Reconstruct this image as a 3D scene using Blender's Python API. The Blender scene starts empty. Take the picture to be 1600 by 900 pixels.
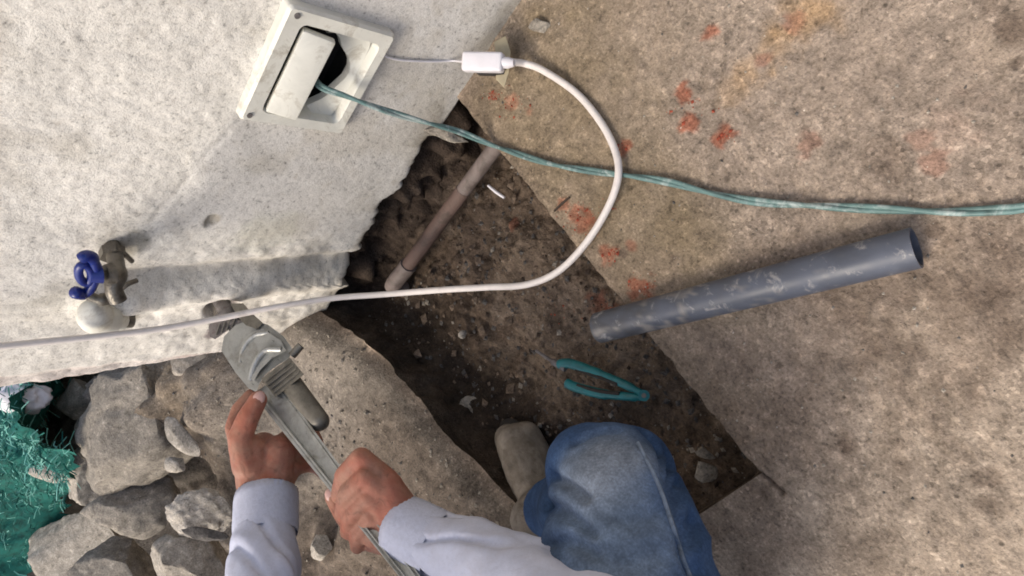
import bpy, bmesh, math, random
import numpy as np
from mathutils.bvhtree import BVHTree
from mathutils import Vector, Matrix

# ------------------------------------------------------------------ camera
scene = bpy.context.scene
COL = scene.collection
F = 1065.0                                     # focal length in photo pixels (1600 wide)
RM = np.array([[0.5125475, 0.7643012, -0.3913294],   # rows: world X, Y, Z in camera (right, down, forward)
               [0.5581863, -0.6428862, -0.5245240],
               [-0.6524746, 0.0504088, -0.7561321]])
CAM = np.array([0.65211817, 0.4918967, 0.72])
cd = bpy.data.cameras.new('camera'); cam = bpy.data.objects.new('camera', cd); COL.objects.link(cam)
cd.sensor_width = 36; cd.lens = 36 * F / 1600; cd.clip_start = 0.02; cd.clip_end = 500
mw = Matrix.Identity(4)
for i in range(3):
    mw[i][0] = RM[i][0]; mw[i][1] = -RM[i][1]; mw[i][2] = -RM[i][2]; mw[i][3] = CAM[i]
cam.matrix_world = mw
scene.camera = cam

# ------------------------------------------------------------------ light
SUN_EL, SUN_AZ = math.radians(52), math.atan2(-0.75, 0.62)
world = bpy.data.worlds.new('World'); scene.world = world; world.use_nodes = True
wn = world.node_tree.nodes; wl = world.node_tree.links
bg = wn['Background']
sky = wn.new('ShaderNodeTexSky'); sky.sky_type = 'NISHITA'; sky.sun_disc = False
sky.sun_elevation = SUN_EL; sky.sun_rotation = math.pi / 2 - SUN_AZ
sky.dust_density = 4.0; sky.air_density = 1.0; sky.ozone_density = 0.6
wl.new(sky.outputs[0], bg.inputs[0]); bg.inputs[1].default_value = 0.135
sd = bpy.data.lights.new('sun', 'SUN'); sun = bpy.data.objects.new('sun', sd); COL.objects.link(sun)
sd.energy = 1.4; sd.angle = math.radians(22); sd.color = (1.0, 0.92, 0.80)
sv = Vector((math.cos(SUN_EL) * math.cos(SUN_AZ), math.cos(SUN_EL) * math.sin(SUN_AZ), math.sin(SUN_EL)))
sun.rotation_euler = sv.to_track_quat('Z', 'Y').to_euler()
sun.location = sv * 5
scene.view_settings.view_transform = 'Standard'; scene.view_settings.look = 'None'
scene.view_settings.exposure = 0.66; scene.view_settings.gamma = 1.0
scene.cycles.max_bounces = 6
scene.cycles.filter_width = 1.8

rng = random.Random(7); nr = np.random.RandomState(5)

# ------------------------------------------------------------------ geometry helpers
def ray(px, py): return RM @ np.array([px - 800.0, py - 450.0, F])
def onz(px, py, z=0.0):
    r = ray(px, py); return CAM + r * (z - CAM[2]) / r[2]
def onx(px, py, x=0.0):
    r = ray(px, py); return CAM + r * (x - CAM[0]) / r[0]
def at(px, py, d): return CAM + ray(px, py) * d / F
def V(a): return Vector((float(a[0]), float(a[1]), float(a[2])))

def _h(ix, iy, iz, s):
    n = (ix * 374761393 + iy * 668265263 + iz * 1274126177 + s * 982451653) & 0xffffffff
    n = ((n ^ (n >> 13)) * 1103515245) & 0xffffffff
    return ((n ^ (n >> 16)) & 0xffff) / 65535.0
def vn(x, y, z, s=0):
    x = np.asarray(x, float); y = np.asarray(y, float); z = np.asarray(z, float) + 0 * x
    ix = np.floor(x).astype(np.int64); iy = np.floor(y).astype(np.int64); iz = np.floor(z).astype(np.int64)
    fx = x - ix; fy = y - iy; fz = z - iz
    fx = fx * fx * (3 - 2 * fx); fy = fy * fy * (3 - 2 * fy); fz = fz * fz * (3 - 2 * fz)
    r = 0
    for a in (0, 1):
        for b in (0, 1):
            for c in (0, 1):
                r = r + _h(ix + a, iy + b, iz + c, s) * (fx if a else 1 - fx) * (fy if b else 1 - fy) * (fz if c else 1 - fz)
    return r * 2 - 1
def fbm(x, y, z=0, f=1.0, o=4, s=0, g=0.5):
    r = 0; a = 1.0; x = np.asarray(x, float); y = np.asarray(y, float); z = np.asarray(z, float)
    for i in range(o):
        r = r + a * vn(x * f, y * f, z * f, s + i); f *= 2.03; a *= g
    return r
def sst(a, b, x):
    t = np.clip((x - a) / (b - a), 0, 1); return t * t * (3 - 2 * t)

def mesh_np(name, verts, faces, mats, parent=None, smooth=True, mi=None):
    me = bpy.data.meshes.new(name)
    me.from_pydata(np.asarray(verts, float).tolist(), [], [tuple(int(k) for k in f) for f in faces])
    for m in (mats if isinstance(mats, (list, tuple)) else [mats]): me.materials.append(m)
    if smooth: me.polygons.foreach_set('use_smooth', [True] * len(me.polygons))
    if mi is not None: me.polygons.foreach_set('material_index', mi)
    me.update()
    o = bpy.data.objects.new(name, me); COL.objects.link(o)
    if parent is not None: o.parent = parent
    return o
def shade_auto(o, ang=40):
    me = o.data
    bm = bmesh.new(); bm.from_mesh(me)
    for f in bm.faces: f.smooth = True
    for e in bm.edges:
        if len(e.link_faces) == 2 and e.calc_face_angle(0) > math.radians(ang): e.smooth = False
    bm.to_mesh(me); bm.free()
def colattr(o, cols, name='tone'):
    a = o.data.color_attributes.new(name, 'FLOAT_COLOR', 'POINT')
    c = np.ones((len(o.data.vertices), 4)); c[:, :cols.shape[1]] = cols
    a.data.foreach_set('color', c.ravel())
def empty(name, loc, **p):
    o = bpy.data.objects.new(name, None); COL.objects.link(o); o.location = V(loc); tag(o, **p); return o
def tag(o, label=None, category=None, group=None, kind=None):
    for k, v in (('label', label), ('category', category), ('group', group), ('kind', kind)):
        if v: o[k] = v
    return o
def settle(root):
    """parent inverse so that children built in world space stay put"""
    for ch in list(bpy.data.objects):
        if ch.parent is root: ch.matrix_parent_inverse = Matrix.Translation(-root.location)

def spline(pts, n=12):
    P = [np.array(p, float) for p in pts]; P = [2 * P[0] - P[1]] + P + [2 * P[-1] - P[-2]]
    out = []
    for i in range(1, len(P) - 2):
        a, b, c, d = P[i - 1:i + 3]
        for k in range(n):
            t = k / n
            out.append(0.5 * ((2 * b) + (c - a) * t + (2 * a - 5 * b + 4 * c - d) * t * t + (3 * b - a - 3 * c + d) * t ** 3))
    out.append(P[-2]); return out
def tube_arrays(pts, rad, seg=10, caps=True, flat=1.0):
    pts = [np.array(p, float) for p in pts]; n = len(pts)
    rad = [rad] * n if np.isscalar(rad) else list(rad)
    T = []
    for i in range(n):
        t = pts[min(i + 1, n - 1)] - pts[max(i - 1, 0)]; T.append(t / (np.linalg.norm(t) + 1e-12))
    up = np.array([0, 0, 1.0]) if abs(T[0][2]) < .9 else np.array([1.0, 0, 0])
    N = np.cross(T[0], up); N /= np.linalg.norm(N)
    v = []; f = []
    for i in range(n):
        N = N - T[i] * (N @ T[i]); N /= np.linalg.norm(N); B = np.cross(T[i], N)
        for k in range(seg):
            a = 2 * math.pi * k / seg
            v.append(pts[i] + rad[i] * (math.cos(a) * N + flat * math.sin(a) * B))
    for i in range(n - 1):
        for k in range(seg):
            a = i * seg + k; b = i * seg + (k + 1) % seg
            f.append((a, b, b + seg, a + seg))
    if caps: f.append(tuple(range(seg - 1, -1, -1))); f.append(tuple((n - 1) * seg + k for k in range(seg)))
    return v, f
def tube(name, pts, rad, mat, parent=None, seg=10, flat=1.0, caps=True):
    v, f = tube_arrays(pts, rad, seg, caps, flat)
    o = mesh_np(name, v, f, mat, parent); shade_auto(o, 50); return o
def capsule(p0, p1, r0, r1, seg=14, hemi=4):
    p0 = np.array(p0, float); p1 = np.array(p1, float); t = p1 - p0; L = np.linalg.norm(t); t = t / (L + 1e-9)
    P = []; Rr = []
    for k in range(hemi):
        a = math.pi / 2 * (k + .4) / hemi; P.append(p0 - t * r0 * math.cos(a)); Rr.append(r0 * math.sin(a))
    P.append(p0); Rr.append(r0); P.append(p1); Rr.append(r1)
    for k in range(hemi):
        a = math.pi / 2 * (hemi - k - .6) / hemi; P.append(p1 + t * r1 * math.cos(a)); Rr.append(r1 * math.sin(a))
    up = np.array([0, 0, 1.0]) if abs(t[2]) < .9 else np.array([1.0, 0, 0])
    N = np.cross(t, up); N /= np.linalg.norm(N); B = np.cross(t, N); v = []; f = []
    for p, r in zip(P, Rr):
        for k in range(seg):
            a = 2 * math.pi * k / seg; v.append(p + r * (math.cos(a) * N + math.sin(a) * B))
    for i in range(len(P) - 1):
        for k in range(seg):
            a = i * seg + k; b = i * seg + (k + 1) % seg; f.append((a, b, b + seg, a + seg))
    f.append(tuple(range(seg - 1, -1, -1))); f.append(tuple((len(P) - 1) * seg + k for k in range(seg)))
    return v, f
def merged(parts):
    v = []; f = []
    for pv, pf in parts:
        o = len(v); v += list(pv); f += [tuple(k + o for k in q) for q in pf]
    return v, f
def ball(c, r, sc=(1, 1, 1), ax=None, sub=2):
    bm = bmesh.new(); bmesh.ops.create_icosphere(bm, subdivisions=sub, radius=1.0)
    v = []
    for q in bm.verts:
        p = np.array(q.co) * np.array(sc) * r
        if ax is not None: p = ax @ p
        v.append(p + np.array(c))
    f = [tuple(x.index for x in q.verts) for q in bm.faces]; bm.free(); return v, f
def remeshed(name, parts, voxel, mat, parent=None, smooth=6, disp=None):
    """one continuous skin grown over overlapping tapered forms"""
    v, f = merged(parts)
    o = mesh_np(name, v, f, mat, parent)
    m = o.modifiers.new('r', 'REMESH'); m.mode = 'VOXEL'; m.voxel_size = voxel; m.use_smooth_shade = True
    if smooth:
        s = o.modifiers.new('s', 'SMOOTH'); s.factor = 0.5; s.iterations = smooth
    dg = bpy.context.evaluated_depsgraph_get(); dg.update()
    me = bpy.data.meshes.new_from_object(o.evaluated_get(dg))
    o.modifiers.clear(); old = o.data; o.data = me; me.name = name; bpy.data.meshes.remove(old)
    me.materials.clear(); me.materials.append(mat)
    if disp is not None:
        n = len(me.vertices); co = np.zeros(n * 3); me.vertices.foreach_get('co', co); co = co.reshape(-1, 3)
        no = np.zeros(n * 3); me.vertices.foreach_get('normal', no); no = no.reshape(-1, 3)
        co = co + no * disp(co)[:, None]; me.vertices.foreach_set('co', co.ravel())
    me.polygons.foreach_set('use_smooth', [True] * len(me.polygons)); me.update()
    return o
def extrude_poly(outline, thick_vec, bevel=0.0, mid=None):
    """closed outline of world points, extruded both ways along thick_vec, edges chamfered"""
    P = [np.array(p, float) for p in outline]; c = sum(P) / len(P); t = np.array(thick_vec, float); n = len(P)
    rings = []
    tl = np.linalg.norm(t)
    for s, ins in ((-1, bevel), (-1 + min(.9, bevel / tl), 0), (1 - min(.9, bevel / tl), 0), (1, bevel)):
        ring = []
        for p in P:
            d = c - p; ring.append(p + t * s + d / (np.linalg.norm(d) + 1e-9) * ins)
        rings.append(ring)
    v = [q for r in rings for q in r]; f = []
    for i in range(3):
        for k in range(n):
            a = i * n + k; b = i * n + (k + 1) % n; f.append((a, b, b + n, a + n))
    f.append(tuple(range(n - 1, -1, -1))); f.append(tuple(3 * n + k for k in range(n)))
    return v, f
def box_arr(c, ax, ay, az):
    c, ax, ay, az = (np.array(q, float) for q in (c, ax, ay, az))
    v = [c + ax * i + ay * j + az * k for i in (-1, 1) for j in (-1, 1) for k in (-1, 1)]
    f = [(0, 1, 3, 2), (4, 6, 7, 5), (0, 4, 5, 1), (2, 3, 7, 6), (0, 2, 6, 4), (1, 5, 7, 3)]
    return v, f
def bevel_obj(o, w, seg=2, ang=30):
    bm = bmesh.new(); bm.from_mesh(o.data)
    bmesh.ops.recalc_face_normals(bm, faces=bm.faces)
    es = [e for e in bm.edges if len(e.link_faces) == 2 and e.calc_face_angle(0) > math.radians(ang)]
    bmesh.ops.bevel(bm, geom=es, offset=w, segments=seg, affect='EDGES', profile=.5)
    bm.to_mesh(o.data); bm.free(); shade_auto(o, 35); return o
def fix_normals(o):
    bm = bmesh.new(); bm.from_mesh(o.data); bmesh.ops.recalc_face_normals(bm, faces=bm.faces); bm.to_mesh(o.data); bm.free()

# ------------------------------------------------------------------ materials
def mat_base(name, rough=.8, spec=.3, metal=0.0):
    m = bpy.data.materials.new(name); m.use_nodes = True; nt = m.node_tree; b = nt.nodes['Principled BSDF']
    b.inputs['Roughness'].default_value = rough; b.inputs['Metallic'].default_value = metal
    b.inputs['Specular IOR Level'].default_value = spec
    return m, nt, b
def N(nt, t, **kw):
    n = nt.nodes.new(t)
    for k, v in kw.items():
        if k.startswith('i_'):
            key = k[2:]; n.inputs[int(key) if key.isdigit() else key.replace('_', ' ')].default_value = v
        else: setattr(n, k, v)
    return n
def noise(nt, scale, detail=6, rough=.6, dist=0.0, vec=None):
    n = N(nt, 'ShaderNodeTexNoise'); n.inputs['Scale'].default_value = scale; n.inputs['Detail'].default_value = detail
    n.inputs['Roughness'].default_value = rough; n.inputs['Distortion'].default_value = dist
    if vec is not None: nt.links.new(vec, n.inputs['Vector'])
    return n
def ramp(nt, src, stops):
    r = N(nt, 'ShaderNodeValToRGB'); el = r.color_ramp.elements
    while len(el) > 1: el.remove(el[-1])
    el[0].position = stops[0][0]; el[0].color = (*stops[0][1], 1) if not np.isscalar(stops[0][1]) else (stops[0][1],) * 3 + (1,)
    for p, c in stops[1:]:
        e = el.new(p); e.color = (*c, 1) if not np.isscalar(c) else (c, c, c, 1)
    nt.links.new(src, r.inputs[0]); return r
def mix(nt, fac, a, b, mode='MIX'):
    m = N(nt, 'ShaderNodeMix', data_type='RGBA', blend_type=mode)
    for sock, val in ((m.inputs[0], fac), (m.inputs[6], a), (m.inputs[7], b)):
        if hasattr(val, 'is_output') or isinstance(val, bpy.types.NodeSocket): nt.links.new(val, sock)
        elif np.isscalar(val): sock.default_value = val
        else: sock.default_value = (*val, 1)
    return m.outputs[2]
def bump(nt, b, srcs):
    prev = None
    for s, st, d in srcs:
        bp = N(nt, 'ShaderNodeBump'); bp.inputs['Strength'].default_value = st; bp.inputs['Distance'].default_value = d
        nt.links.new(s, bp.inputs['Height'])
        if prev: nt.links.new(prev, bp.inputs['Normal'])
        prev = bp.outputs[0]
    nt.links.new(prev, b.inputs['Normal'])

def mat_ground(name='rough_concrete', coarse=.6, rock=False, c0=(.30, .26, .22)):
    m, nt, b = mat_base(name, .92, .15)
    tc = N(nt, 'ShaderNodeTexCoord').outputs['Object']
    if rock:
        ci = N(nt, 'ShaderNodeObjectInfo'); base = mix(nt, .5, c0, c0)
        rr = ramp(nt, ci.outputs['Random'], [(0, .8), (1, 1.18)]); base = mix(nt, 1.0, c0, rr.outputs[0], 'MULTIPLY')
    else:
        a = N(nt, 'ShaderNodeAttribute', attribute_name='tone'); base = a.outputs['Color']
    n1 = noise(nt, 14, 5, .6, .3, tc); n2 = noise(nt, 75, 5, .65, .2, tc); n3 = noise(nt, 330, 3, .7, 0, tc)
    n4 = noise(nt, 36, 6, .7, .6, tc)
    c = mix(nt, 1.0, base, ramp(nt, n1.outputs[0], [(.3, .86), (.52, 1.0), (.7, 1.12)]).outputs[0], 'MULTIPLY')
    c = mix(nt, 1.0, c, ramp(nt, n4.outputs[0], [(.33, .68), (.46, .95), (.6, 1.06), (.72, 1.25)]).outputs[0], 'MULTIPLY')
    c = mix(nt, 1.0, c, ramp(nt, n2.outputs[0], [(.30, .52), (.40, .88), (.58, 1.05), (.70, 1.5)]).outputs[0], 'MULTIPLY')
    c = mix(nt, 1.0, c, ramp(nt, n3.outputs[0], [(.32, .60), (.46, .96), (.56, 1.02), (.70, 1.4)]).outputs[0], 'MULTIPLY')
    c0_ = c
    va = N(nt, 'ShaderNodeTexVoronoi'); va.inputs['Scale'].default_value = 300; nt.links.new(tc, va.inputs['Vector'])
    sx = N(nt, 'ShaderNodeSeparateColor'); nt.links.new(va.outputs['Color'], sx.inputs[0])
    c = mix(nt, 1.0, c, ramp(nt, sx.outputs[0], [(0.0, .55), (.08, .74), (.14, 1.0), (.86, 1.0), (.92, 1.25), (1.0, 1.6)]).outputs[0], 'MULTIPLY')
    c_plain = c0_
    vb_ = N(nt, 'ShaderNodeTexVoronoi'); vb_.inputs['Scale'].default_value = 120; nt.links.new(tc, vb_.inputs['Vector'])
    sy = N(nt, 'ShaderNodeSeparateColor'); nt.links.new(vb_.outputs['Color'], sy.inputs[0])
    gr = mix(nt, 1.0, ramp(nt, sy.outputs[1], [(0.0, .70), (.05, .78), (.07, 1.0), (.95, 1.0), (.97, 1.25)]).outputs[0], (1, 1, 1), 'MULTIPLY')
    c = mix(nt, ramp(nt, vb_.outputs['Distance'], [(.35, 1.0), (.5, 0.0)]).outputs[0], c, mix(nt, 1.0, c, gr, 'MULTIPLY'))
    c = mix(nt, ramp(nt, noise(nt, 5, 4, .6, .5, tc).outputs[0], [(.40, .25), (.60, .85)]).outputs[0], c_plain, c)
    # small pits in the concrete
    vo = N(nt, 'ShaderNodeTexVoronoi'); vo.inputs['Scale'].default_value = 42; nt.links.new(tc, vo.inputs['Vector'])
    pit = ramp(nt, vo.outputs['Distance'], [(.05, .35), (.12, 1.0)])
    gate = ramp(nt, noise(nt, 9, 2, .5, 0, tc).outputs[0], [(.5, 0.0), (.6, 1.0)])
    c = mix(nt, gate.outputs[0], c, mix(nt, 1.0, c, pit.outputs[0], 'MULTIPLY'))
    nt.links.new(c, b.inputs['Base Color'])
    bump(nt, b, [(n4.outputs[0], .22 * coarse, .010), (n2.outputs[0], .5 * coarse, .005), (va.outputs['Distance'], -.5 * coarse, .0015), (n3.outputs[0], .8 * coarse, .0022)])
    return m

def mat_plaster():
    m, nt, b = mat_base('painted_plaster', .85, .2)
    tc = N(nt, 'ShaderNodeTexCoord').outputs['Object']
    a = N(nt, 'ShaderNodeAttribute', attribute_name='tone'); base = a.outputs['Color']
    n1 = noise(nt, 5, 6, .68, .8, tc); n2 = noise(nt, 150, 4, .7, 0, tc); n3 = noise(nt, 420, 3, .7, 0, tc)
    n4 = noise(nt, 45, 6, .75, .3, tc); n5 = noise(nt, 13, 7, .75, 1.0, tc)
    c = mix(nt, 1.0, base, ramp(nt, n1.outputs[0], [(.3, .80), (.5, 1.0), (.7, 1.06)]).outputs[0], 'MULTIPLY')
    c = mix(nt, 1.0, c, ramp(nt, n2.outputs[0], [(.30, .45), (.38, .82), (.46, .98), (.7, 1.06)]).outputs[0], 'MULTIPLY')
    c = mix(nt, ramp(nt, n4.outputs[0], [(.60, 0.0), (.70, .55)]).outputs[0], c, (.34, .30, .24))
    c = mix(nt, ramp(nt, n5.outputs[0], [(.56, 0.0), (.72, .35)]).outputs[0], c, (.42, .37, .29))
    c = mix(nt, 1.0, c, ramp(nt, n3.outputs[0], [(.3, .78), (.5, 1.0), (.7, 1.12)]).outputs[0], 'MULTIPLY')
    nt.links.new(c, b.inputs['Base Color'])
    bump(nt, b, [(n4.outputs[0], .10, .004), (n2.outputs[0], .36, .0022), (n3.outputs[0], .5, .0012)])
    return m

def mat_simple(name, col, rough=.6, spec=.4, metal=0, var=.2, vs=40, bs=0.2, bd=.001, var2=None, dirt=None, dirt_scale=20, dirt_lo=.55, dirt_hi=.7):
    m, nt, b = mat_base(name, rough, spec, metal)
    tc = N(nt, 'ShaderNodeTexCoord').outputs['Object']
    n1 = noise(nt, vs, 5, .65, .3, tc)
    if isinstance(col, str): col = N(nt, 'ShaderNodeAttribute', attribute_name=col).outputs['Color']
    c = mix(nt, 1.0, col, ramp(nt, n1.outputs[0], [(.3, 1 - var), (.5, 1.0), (.7, 1 + var * .6)]).outputs[0], 'MULTIPLY')
    if dirt is not None:
        nd = noise(nt, dirt_scale, 7, .7, .5, tc)
        c = mix(nt, ramp(nt, nd.outputs[0], [(dirt_lo, 0.0), (dirt_hi, 1.0)]).outputs[0], c, dirt)
    nt.links.new(c, b.inputs['Base Color'])
    n2 = noise(nt, vs * 5, 4, .6, 0, tc)
    rr = ramp(nt, n1.outputs[0], [(.3, max(0, rough - .12)), (.7, min(1, rough + .12))]); nt.links.new(rr.outputs[0], b.inputs['Roughness'])
    if bs: bump(nt, b, [(n1.outputs[0], bs, bd * 3), (n2.outputs[0], bs, bd)])
    return m

M = {}
M['ground'] = mat_ground('rough_concrete', .8)
M['soil'] = mat_ground('damp_soil', 1.2)
M['rock'] = mat_ground('broken_concrete', .6, True, (.335, .298, .245))
M['rock_light'] = mat_ground('pale_concrete', .7, True, (.42, .38, .32))
M['rock_dark'] = mat_ground('dark_stone', .8, True, (.13, .12, .11))
M['plaster'] = mat_plaster()
M['ivory'] = mat_simple('ivory_plastic', (.66, .65, .58), .45, .4, var=.12, vs=30, bs=.12, dirt=(.34, .30, .23), dirt_scale=30, dirt_lo=.54, dirt_hi=.74)
M['cavity'] = mat_simple('dark_cavity', (.035, .032, .03), .9, .2, var=.4)
M['white_cable'] = mat_simple('white_cable_sheath', (.66, .61, .57), .45, .4, var=.08, vs=60, bs=.08, dirt=(.38, .33, .29), dirt_scale=35, dirt_lo=.58, dirt_hi=.76)
M['white_plastic'] = mat_simple('white_plastic', (.68, .66, .68), .4, .4, var=.08, bs=.05)
M['tan_plastic'] = mat_simple('tan_plastic', (.42, .36, .24), .6, .3, var=.25, bs=.2)
M['rope'] = mat_simple('teal_wire_sheath', (.11, .19, .18), .5, .4, var=.4, vs=40, bs=.2, dirt=(.36, .42, .40), dirt_scale=28, dirt_lo=.5, dirt_hi=.62)
M['pvc_grey'] = mat_simple('grey_pvc', 'tone', .50, .5, var=.22, vs=22, bs=.18, dirt=(.24, .235, .235), dirt_scale=48, dirt_lo=.57, dirt_hi=.68)
M['pvc_edge'] = mat_simple('pvc_inside', (.03, .035, .045), .7, .3)
M['old_pipe'] = mat_simple('muddy_pipe', (.115, .076, .062), .7, .3, var=.35, vs=30, bs=.5, dirt=(.06, .045, .035), dirt_scale=25, dirt_lo=.52, dirt_hi=.68)
M['old_pipe_light'] = mat_simple('pale_pipe_fitting', (.155, .125, .112), .6, .3, var=.35, vs=40, bs=.4, dirt=(.09, .07, .06), dirt_scale=35, dirt_lo=.5, dirt_hi=.7)
M['teal'] = mat_simple('teal_plastic', (.010, .155, .165), .45, .5, var=.35, vs=60, bs=.15, dirt=(.05, .06, .055), dirt_scale=50, dirt_lo=.58, dirt_hi=.75)
M['blue'] = mat_simple('blue_enamel', (.006, .018, .15), .32, .5, var=.15, vs=50, bs=.1)
M['bronze'] = mat_simple('dull_brass', (.16, .145, .12), .42, .5, .6, var=.45, vs=80, bs=.4, dirt=(.09, .08, .07), dirt_scale=60, dirt_lo=.5, dirt_hi=.65)
M['alu'] = mat_simple('cast_aluminium', (.38, .385, .365), .38, .5, .5, var=.2, vs=45, bs=.3, dirt=(.19, .18, .15), dirt_scale=30, dirt_lo=.5, dirt_hi=.75)
M['steel'] = mat_simple('worn_dark_steel', (.19, .175, .145), .45, .5, .4, var=.3, vs=60, bs=.35, dirt=(.10, .095, .08), dirt_scale=45, dirt_lo=.5, dirt_hi=.7)
M['rust'] = mat_simple('rusty_purple_steel', (.18, .165, .16), .6, .4, .3, var=.4, vs=90, bs=.4, dirt=(.10, .06, .05), dirt_scale=60)
M['shirt'] = mat_simple('lavender_grey_jersey', (.50, .52, .62), .95, .1, var=.07, vs=160, bs=.25, bd=.0008, dirt=(.44, .44, .50), dirt_scale=14, dirt_lo=.5, dirt_hi=.75)
M['cuff'] = mat_simple('ribbed_cuff', (.50, .52, .62), .95, .1, var=.1, vs=200, bs=.25)
M['shoe'] = mat_simple('dusty_suede', (.20, .17, .135), .95, .1, var=.35, vs=60, bs=.4, dirt=(.34, .30, .25), dirt_scale=30, dirt_lo=.5, dirt_hi=.75)
M['sole'] = mat_simple('dark_rubber', (.05, .045, .04), .9, .1)
M['hair'] = mat_simple('dark_hair', (.02, .017, .015), .7, .3)
M['crumb'] = mat_simple('brick_crumb', (.30, .075, .045), .9, .1, var=.4, vs=90)
M['net'] = mat_simple('green_shade_net', (.016, .12, .095), .8, .2, var=.6, vs=60, bs=.3)
M['net_light'] = mat_simple('faded_shade_net', (.13, .36, .30), .6, .3, var=.4, vs=30, bs=.1)
M['bag'] = mat_simple('white_bag_film', (.74, .71, .73), .5, .3, var=.2, vs=20, bs=.4)
M['twig'] = mat_simple('dark_twig', (.06, .045, .035), .9, .1)

def mat_skin(name, c, red):
    m, nt, b = mat_base(name, .62, .3)
    tc = N(nt, 'ShaderNodeTexCoord').outputs['Object']
    n1 = noise(nt, 28, 4, .6, .3, tc); n2 = noise(nt, 220, 4, .6, 0, tc); n3 = noise(nt, 70, 4, .6, 1.2, tc)
    k = mix(nt, ramp(nt, n1.outputs[0], [(.35, 0.0), (.65, 1.0)]).outputs[0], c, red)
    k = mix(nt, 1.0, k, ramp(nt, n3.outputs[0], [(.3, .66), (.45, .95), (.6, 1.0), (.72, 1.18)]).outputs[0], 'MULTIPLY')
    nd = noise(nt, 16, 6, .7, .3, tc); k = mix(nt, ramp(nt, nd.outputs[0], [(.52, 0.0), (.72, .6)]).outputs[0], k, (.20, .13, .10))
    nt.links.new(k, b.inputs['Base Color'])
    b.inputs['Subsurface Weight'].default_value = .12; b.inputs['Subsurface Radius'].default_value = (.012, .004, .002)
    b.inputs['Subsurface Scale'].default_value = .5
    bump(nt, b, [(n3.outputs[0], .35, .002), (n2.outputs[0], .4, .0007)])
    return m
M['skin'] = mat_skin('tanned_skin', (.36, .185, .125), (.35, .125, .08))
M['nail'] = mat_simple('finger_nail', (.56, .34, .29), .35, .5, var=.1, bs=0)

def mat_denim():
    m, nt, b = mat_base('washed_denim', .92, .12)
    tc = N(nt, 'ShaderNodeTexCoord').outputs['Object']
    a = N(nt, 'ShaderNodeAttribute', attribute_name='tone')
    n1 = noise(nt, 16, 5, .6, .4, tc); n2 = noise(nt, 420, 3, .6, 0, tc); n3 = noise(nt, 90, 5, .7, .4, tc)
    w = N(nt, 'ShaderNodeTexWave'); w.inputs['Scale'].default_value = 260; w.inputs['Distortion'].default_value = 2.5; nt.links.new(tc, w.inputs['Vector'])
    c = mix(nt, 1.0, a.outputs['Color'], ramp(nt, n1.outputs[0], [(.3, .60), (.5, 1.0), (.7, 1.35)]).outputs[0], 'MULTIPLY')
    c = mix(nt, 1.0, c, ramp(nt, n3.outputs[0], [(.3, .78), (.5, 1.0), (.7, 1.22)]).outputs[0], 'MULTIPLY')
    c = mix(nt, 1.0, c, ramp(nt, n2.outputs[0], [(.3, .8), (.5, 1.0), (.7, 1.25)]).outputs[0], 'MULTIPLY')
    nt.links.new(c, b.inputs['Base Color'])
    bump(nt, b, [(n3.outputs[0], .3, .003), (w.outputs[0], .12, .0006)])
    return m
M['denim'] = mat_denim()

# ------------------------------------------------------------------ ground with the open pit
PX0, PX1 = -0.035, 0.655
def y_hi(x): return 0.105 + 0.043 * (np.clip(x, 0, PX1) - .104) - .0
def y_lo(x):
    xc = np.clip(x, 0, PX1)
    return np.interp(xc, [0, .012, .19, .30, .407, .509, .655], [-.405, -.40, -.318, -.290, -.262, -.222, -.165])
def lines(segs):
    out = []
    for a, b, n in segs: out += list(np.linspace(a, b, n, endpoint=False))
    out.append(segs[-1][1]); return np.array(out)
gx = lines([(-40, -4, 10), (-4, -1.6, 16), (-1.6, -.5, 70), (-.5, PX0, 50), (PX0, PX1, 200), (PX1, 1.15, 110), (1.15, 2, 30), (2, 40, 14)])
va = lines([(-1, -.30, 16), (-.30, -.14, 90), (-.14, -.045, 80), (-.045, 0, 80)])      # below lo
vb = np.linspace(0, 1, 130)[1:-1]
vc = lines([(0, .40, 130), (.40, .9, 100), (.9, 3, 24), (3, 40, 12)])
def ymap(x, v, band):
    lo, hi = y_lo(x), y_hi(x)
    if band == 'a':   # v in [-1,0] -> y -40 .. lo
        return np.interp(v, [-1, -.30, -.14, -.045, 0], [-40, -3.2, -1.25, -.62, 0]) + lo * np.interp(v, [-.14, 0], [0, 1])
    if band == 'b': return lo + (hi - lo) * v
    return hi * np.interp(v, [0, .9], [1, 0]) + v + 0 * x
rowsA, rowsB, rowsC = len(va), len(vb), len(vc)
nx = len(gx)
GX = np.tile(gx, (rowsA + rowsB + rowsC, 1)); GY = np.zeros_like(GX)
for i, v in enumerate(va): GY[i] = ymap(gx, v, 'a')
for i, v in enumerate(vb): GY[rowsA + i] = ymap(gx, v, 'b')
for i, v in enumerate(vc): GY[rowsA + rowsB + i] = ymap(gx, v, 'c')
# raggedness of the broken left lip of the pit
def ragged(x, y):
    w = np.exp(-np.abs(y - y_lo(x)) / .05) * sst(PX0 - .02, 0, x) * sst(PX1 + .05, PX1 - .02, x)
    return w * (.007 * fbm(x, 0 * x, 0, 7, 3, 40) + .0012 * fbm(x, 0 * x, 0, 50, 2, 41))
GY = GY + ragged(GX, GY)
wc = np.exp(-np.abs(GY - y_hi(GX)) / .02) * (GX > 0) * (GX < PX1)
GY = GY + wc * (.0016 * fbm(GX, 0 * GX, 0, 60, 2, 43))

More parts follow.
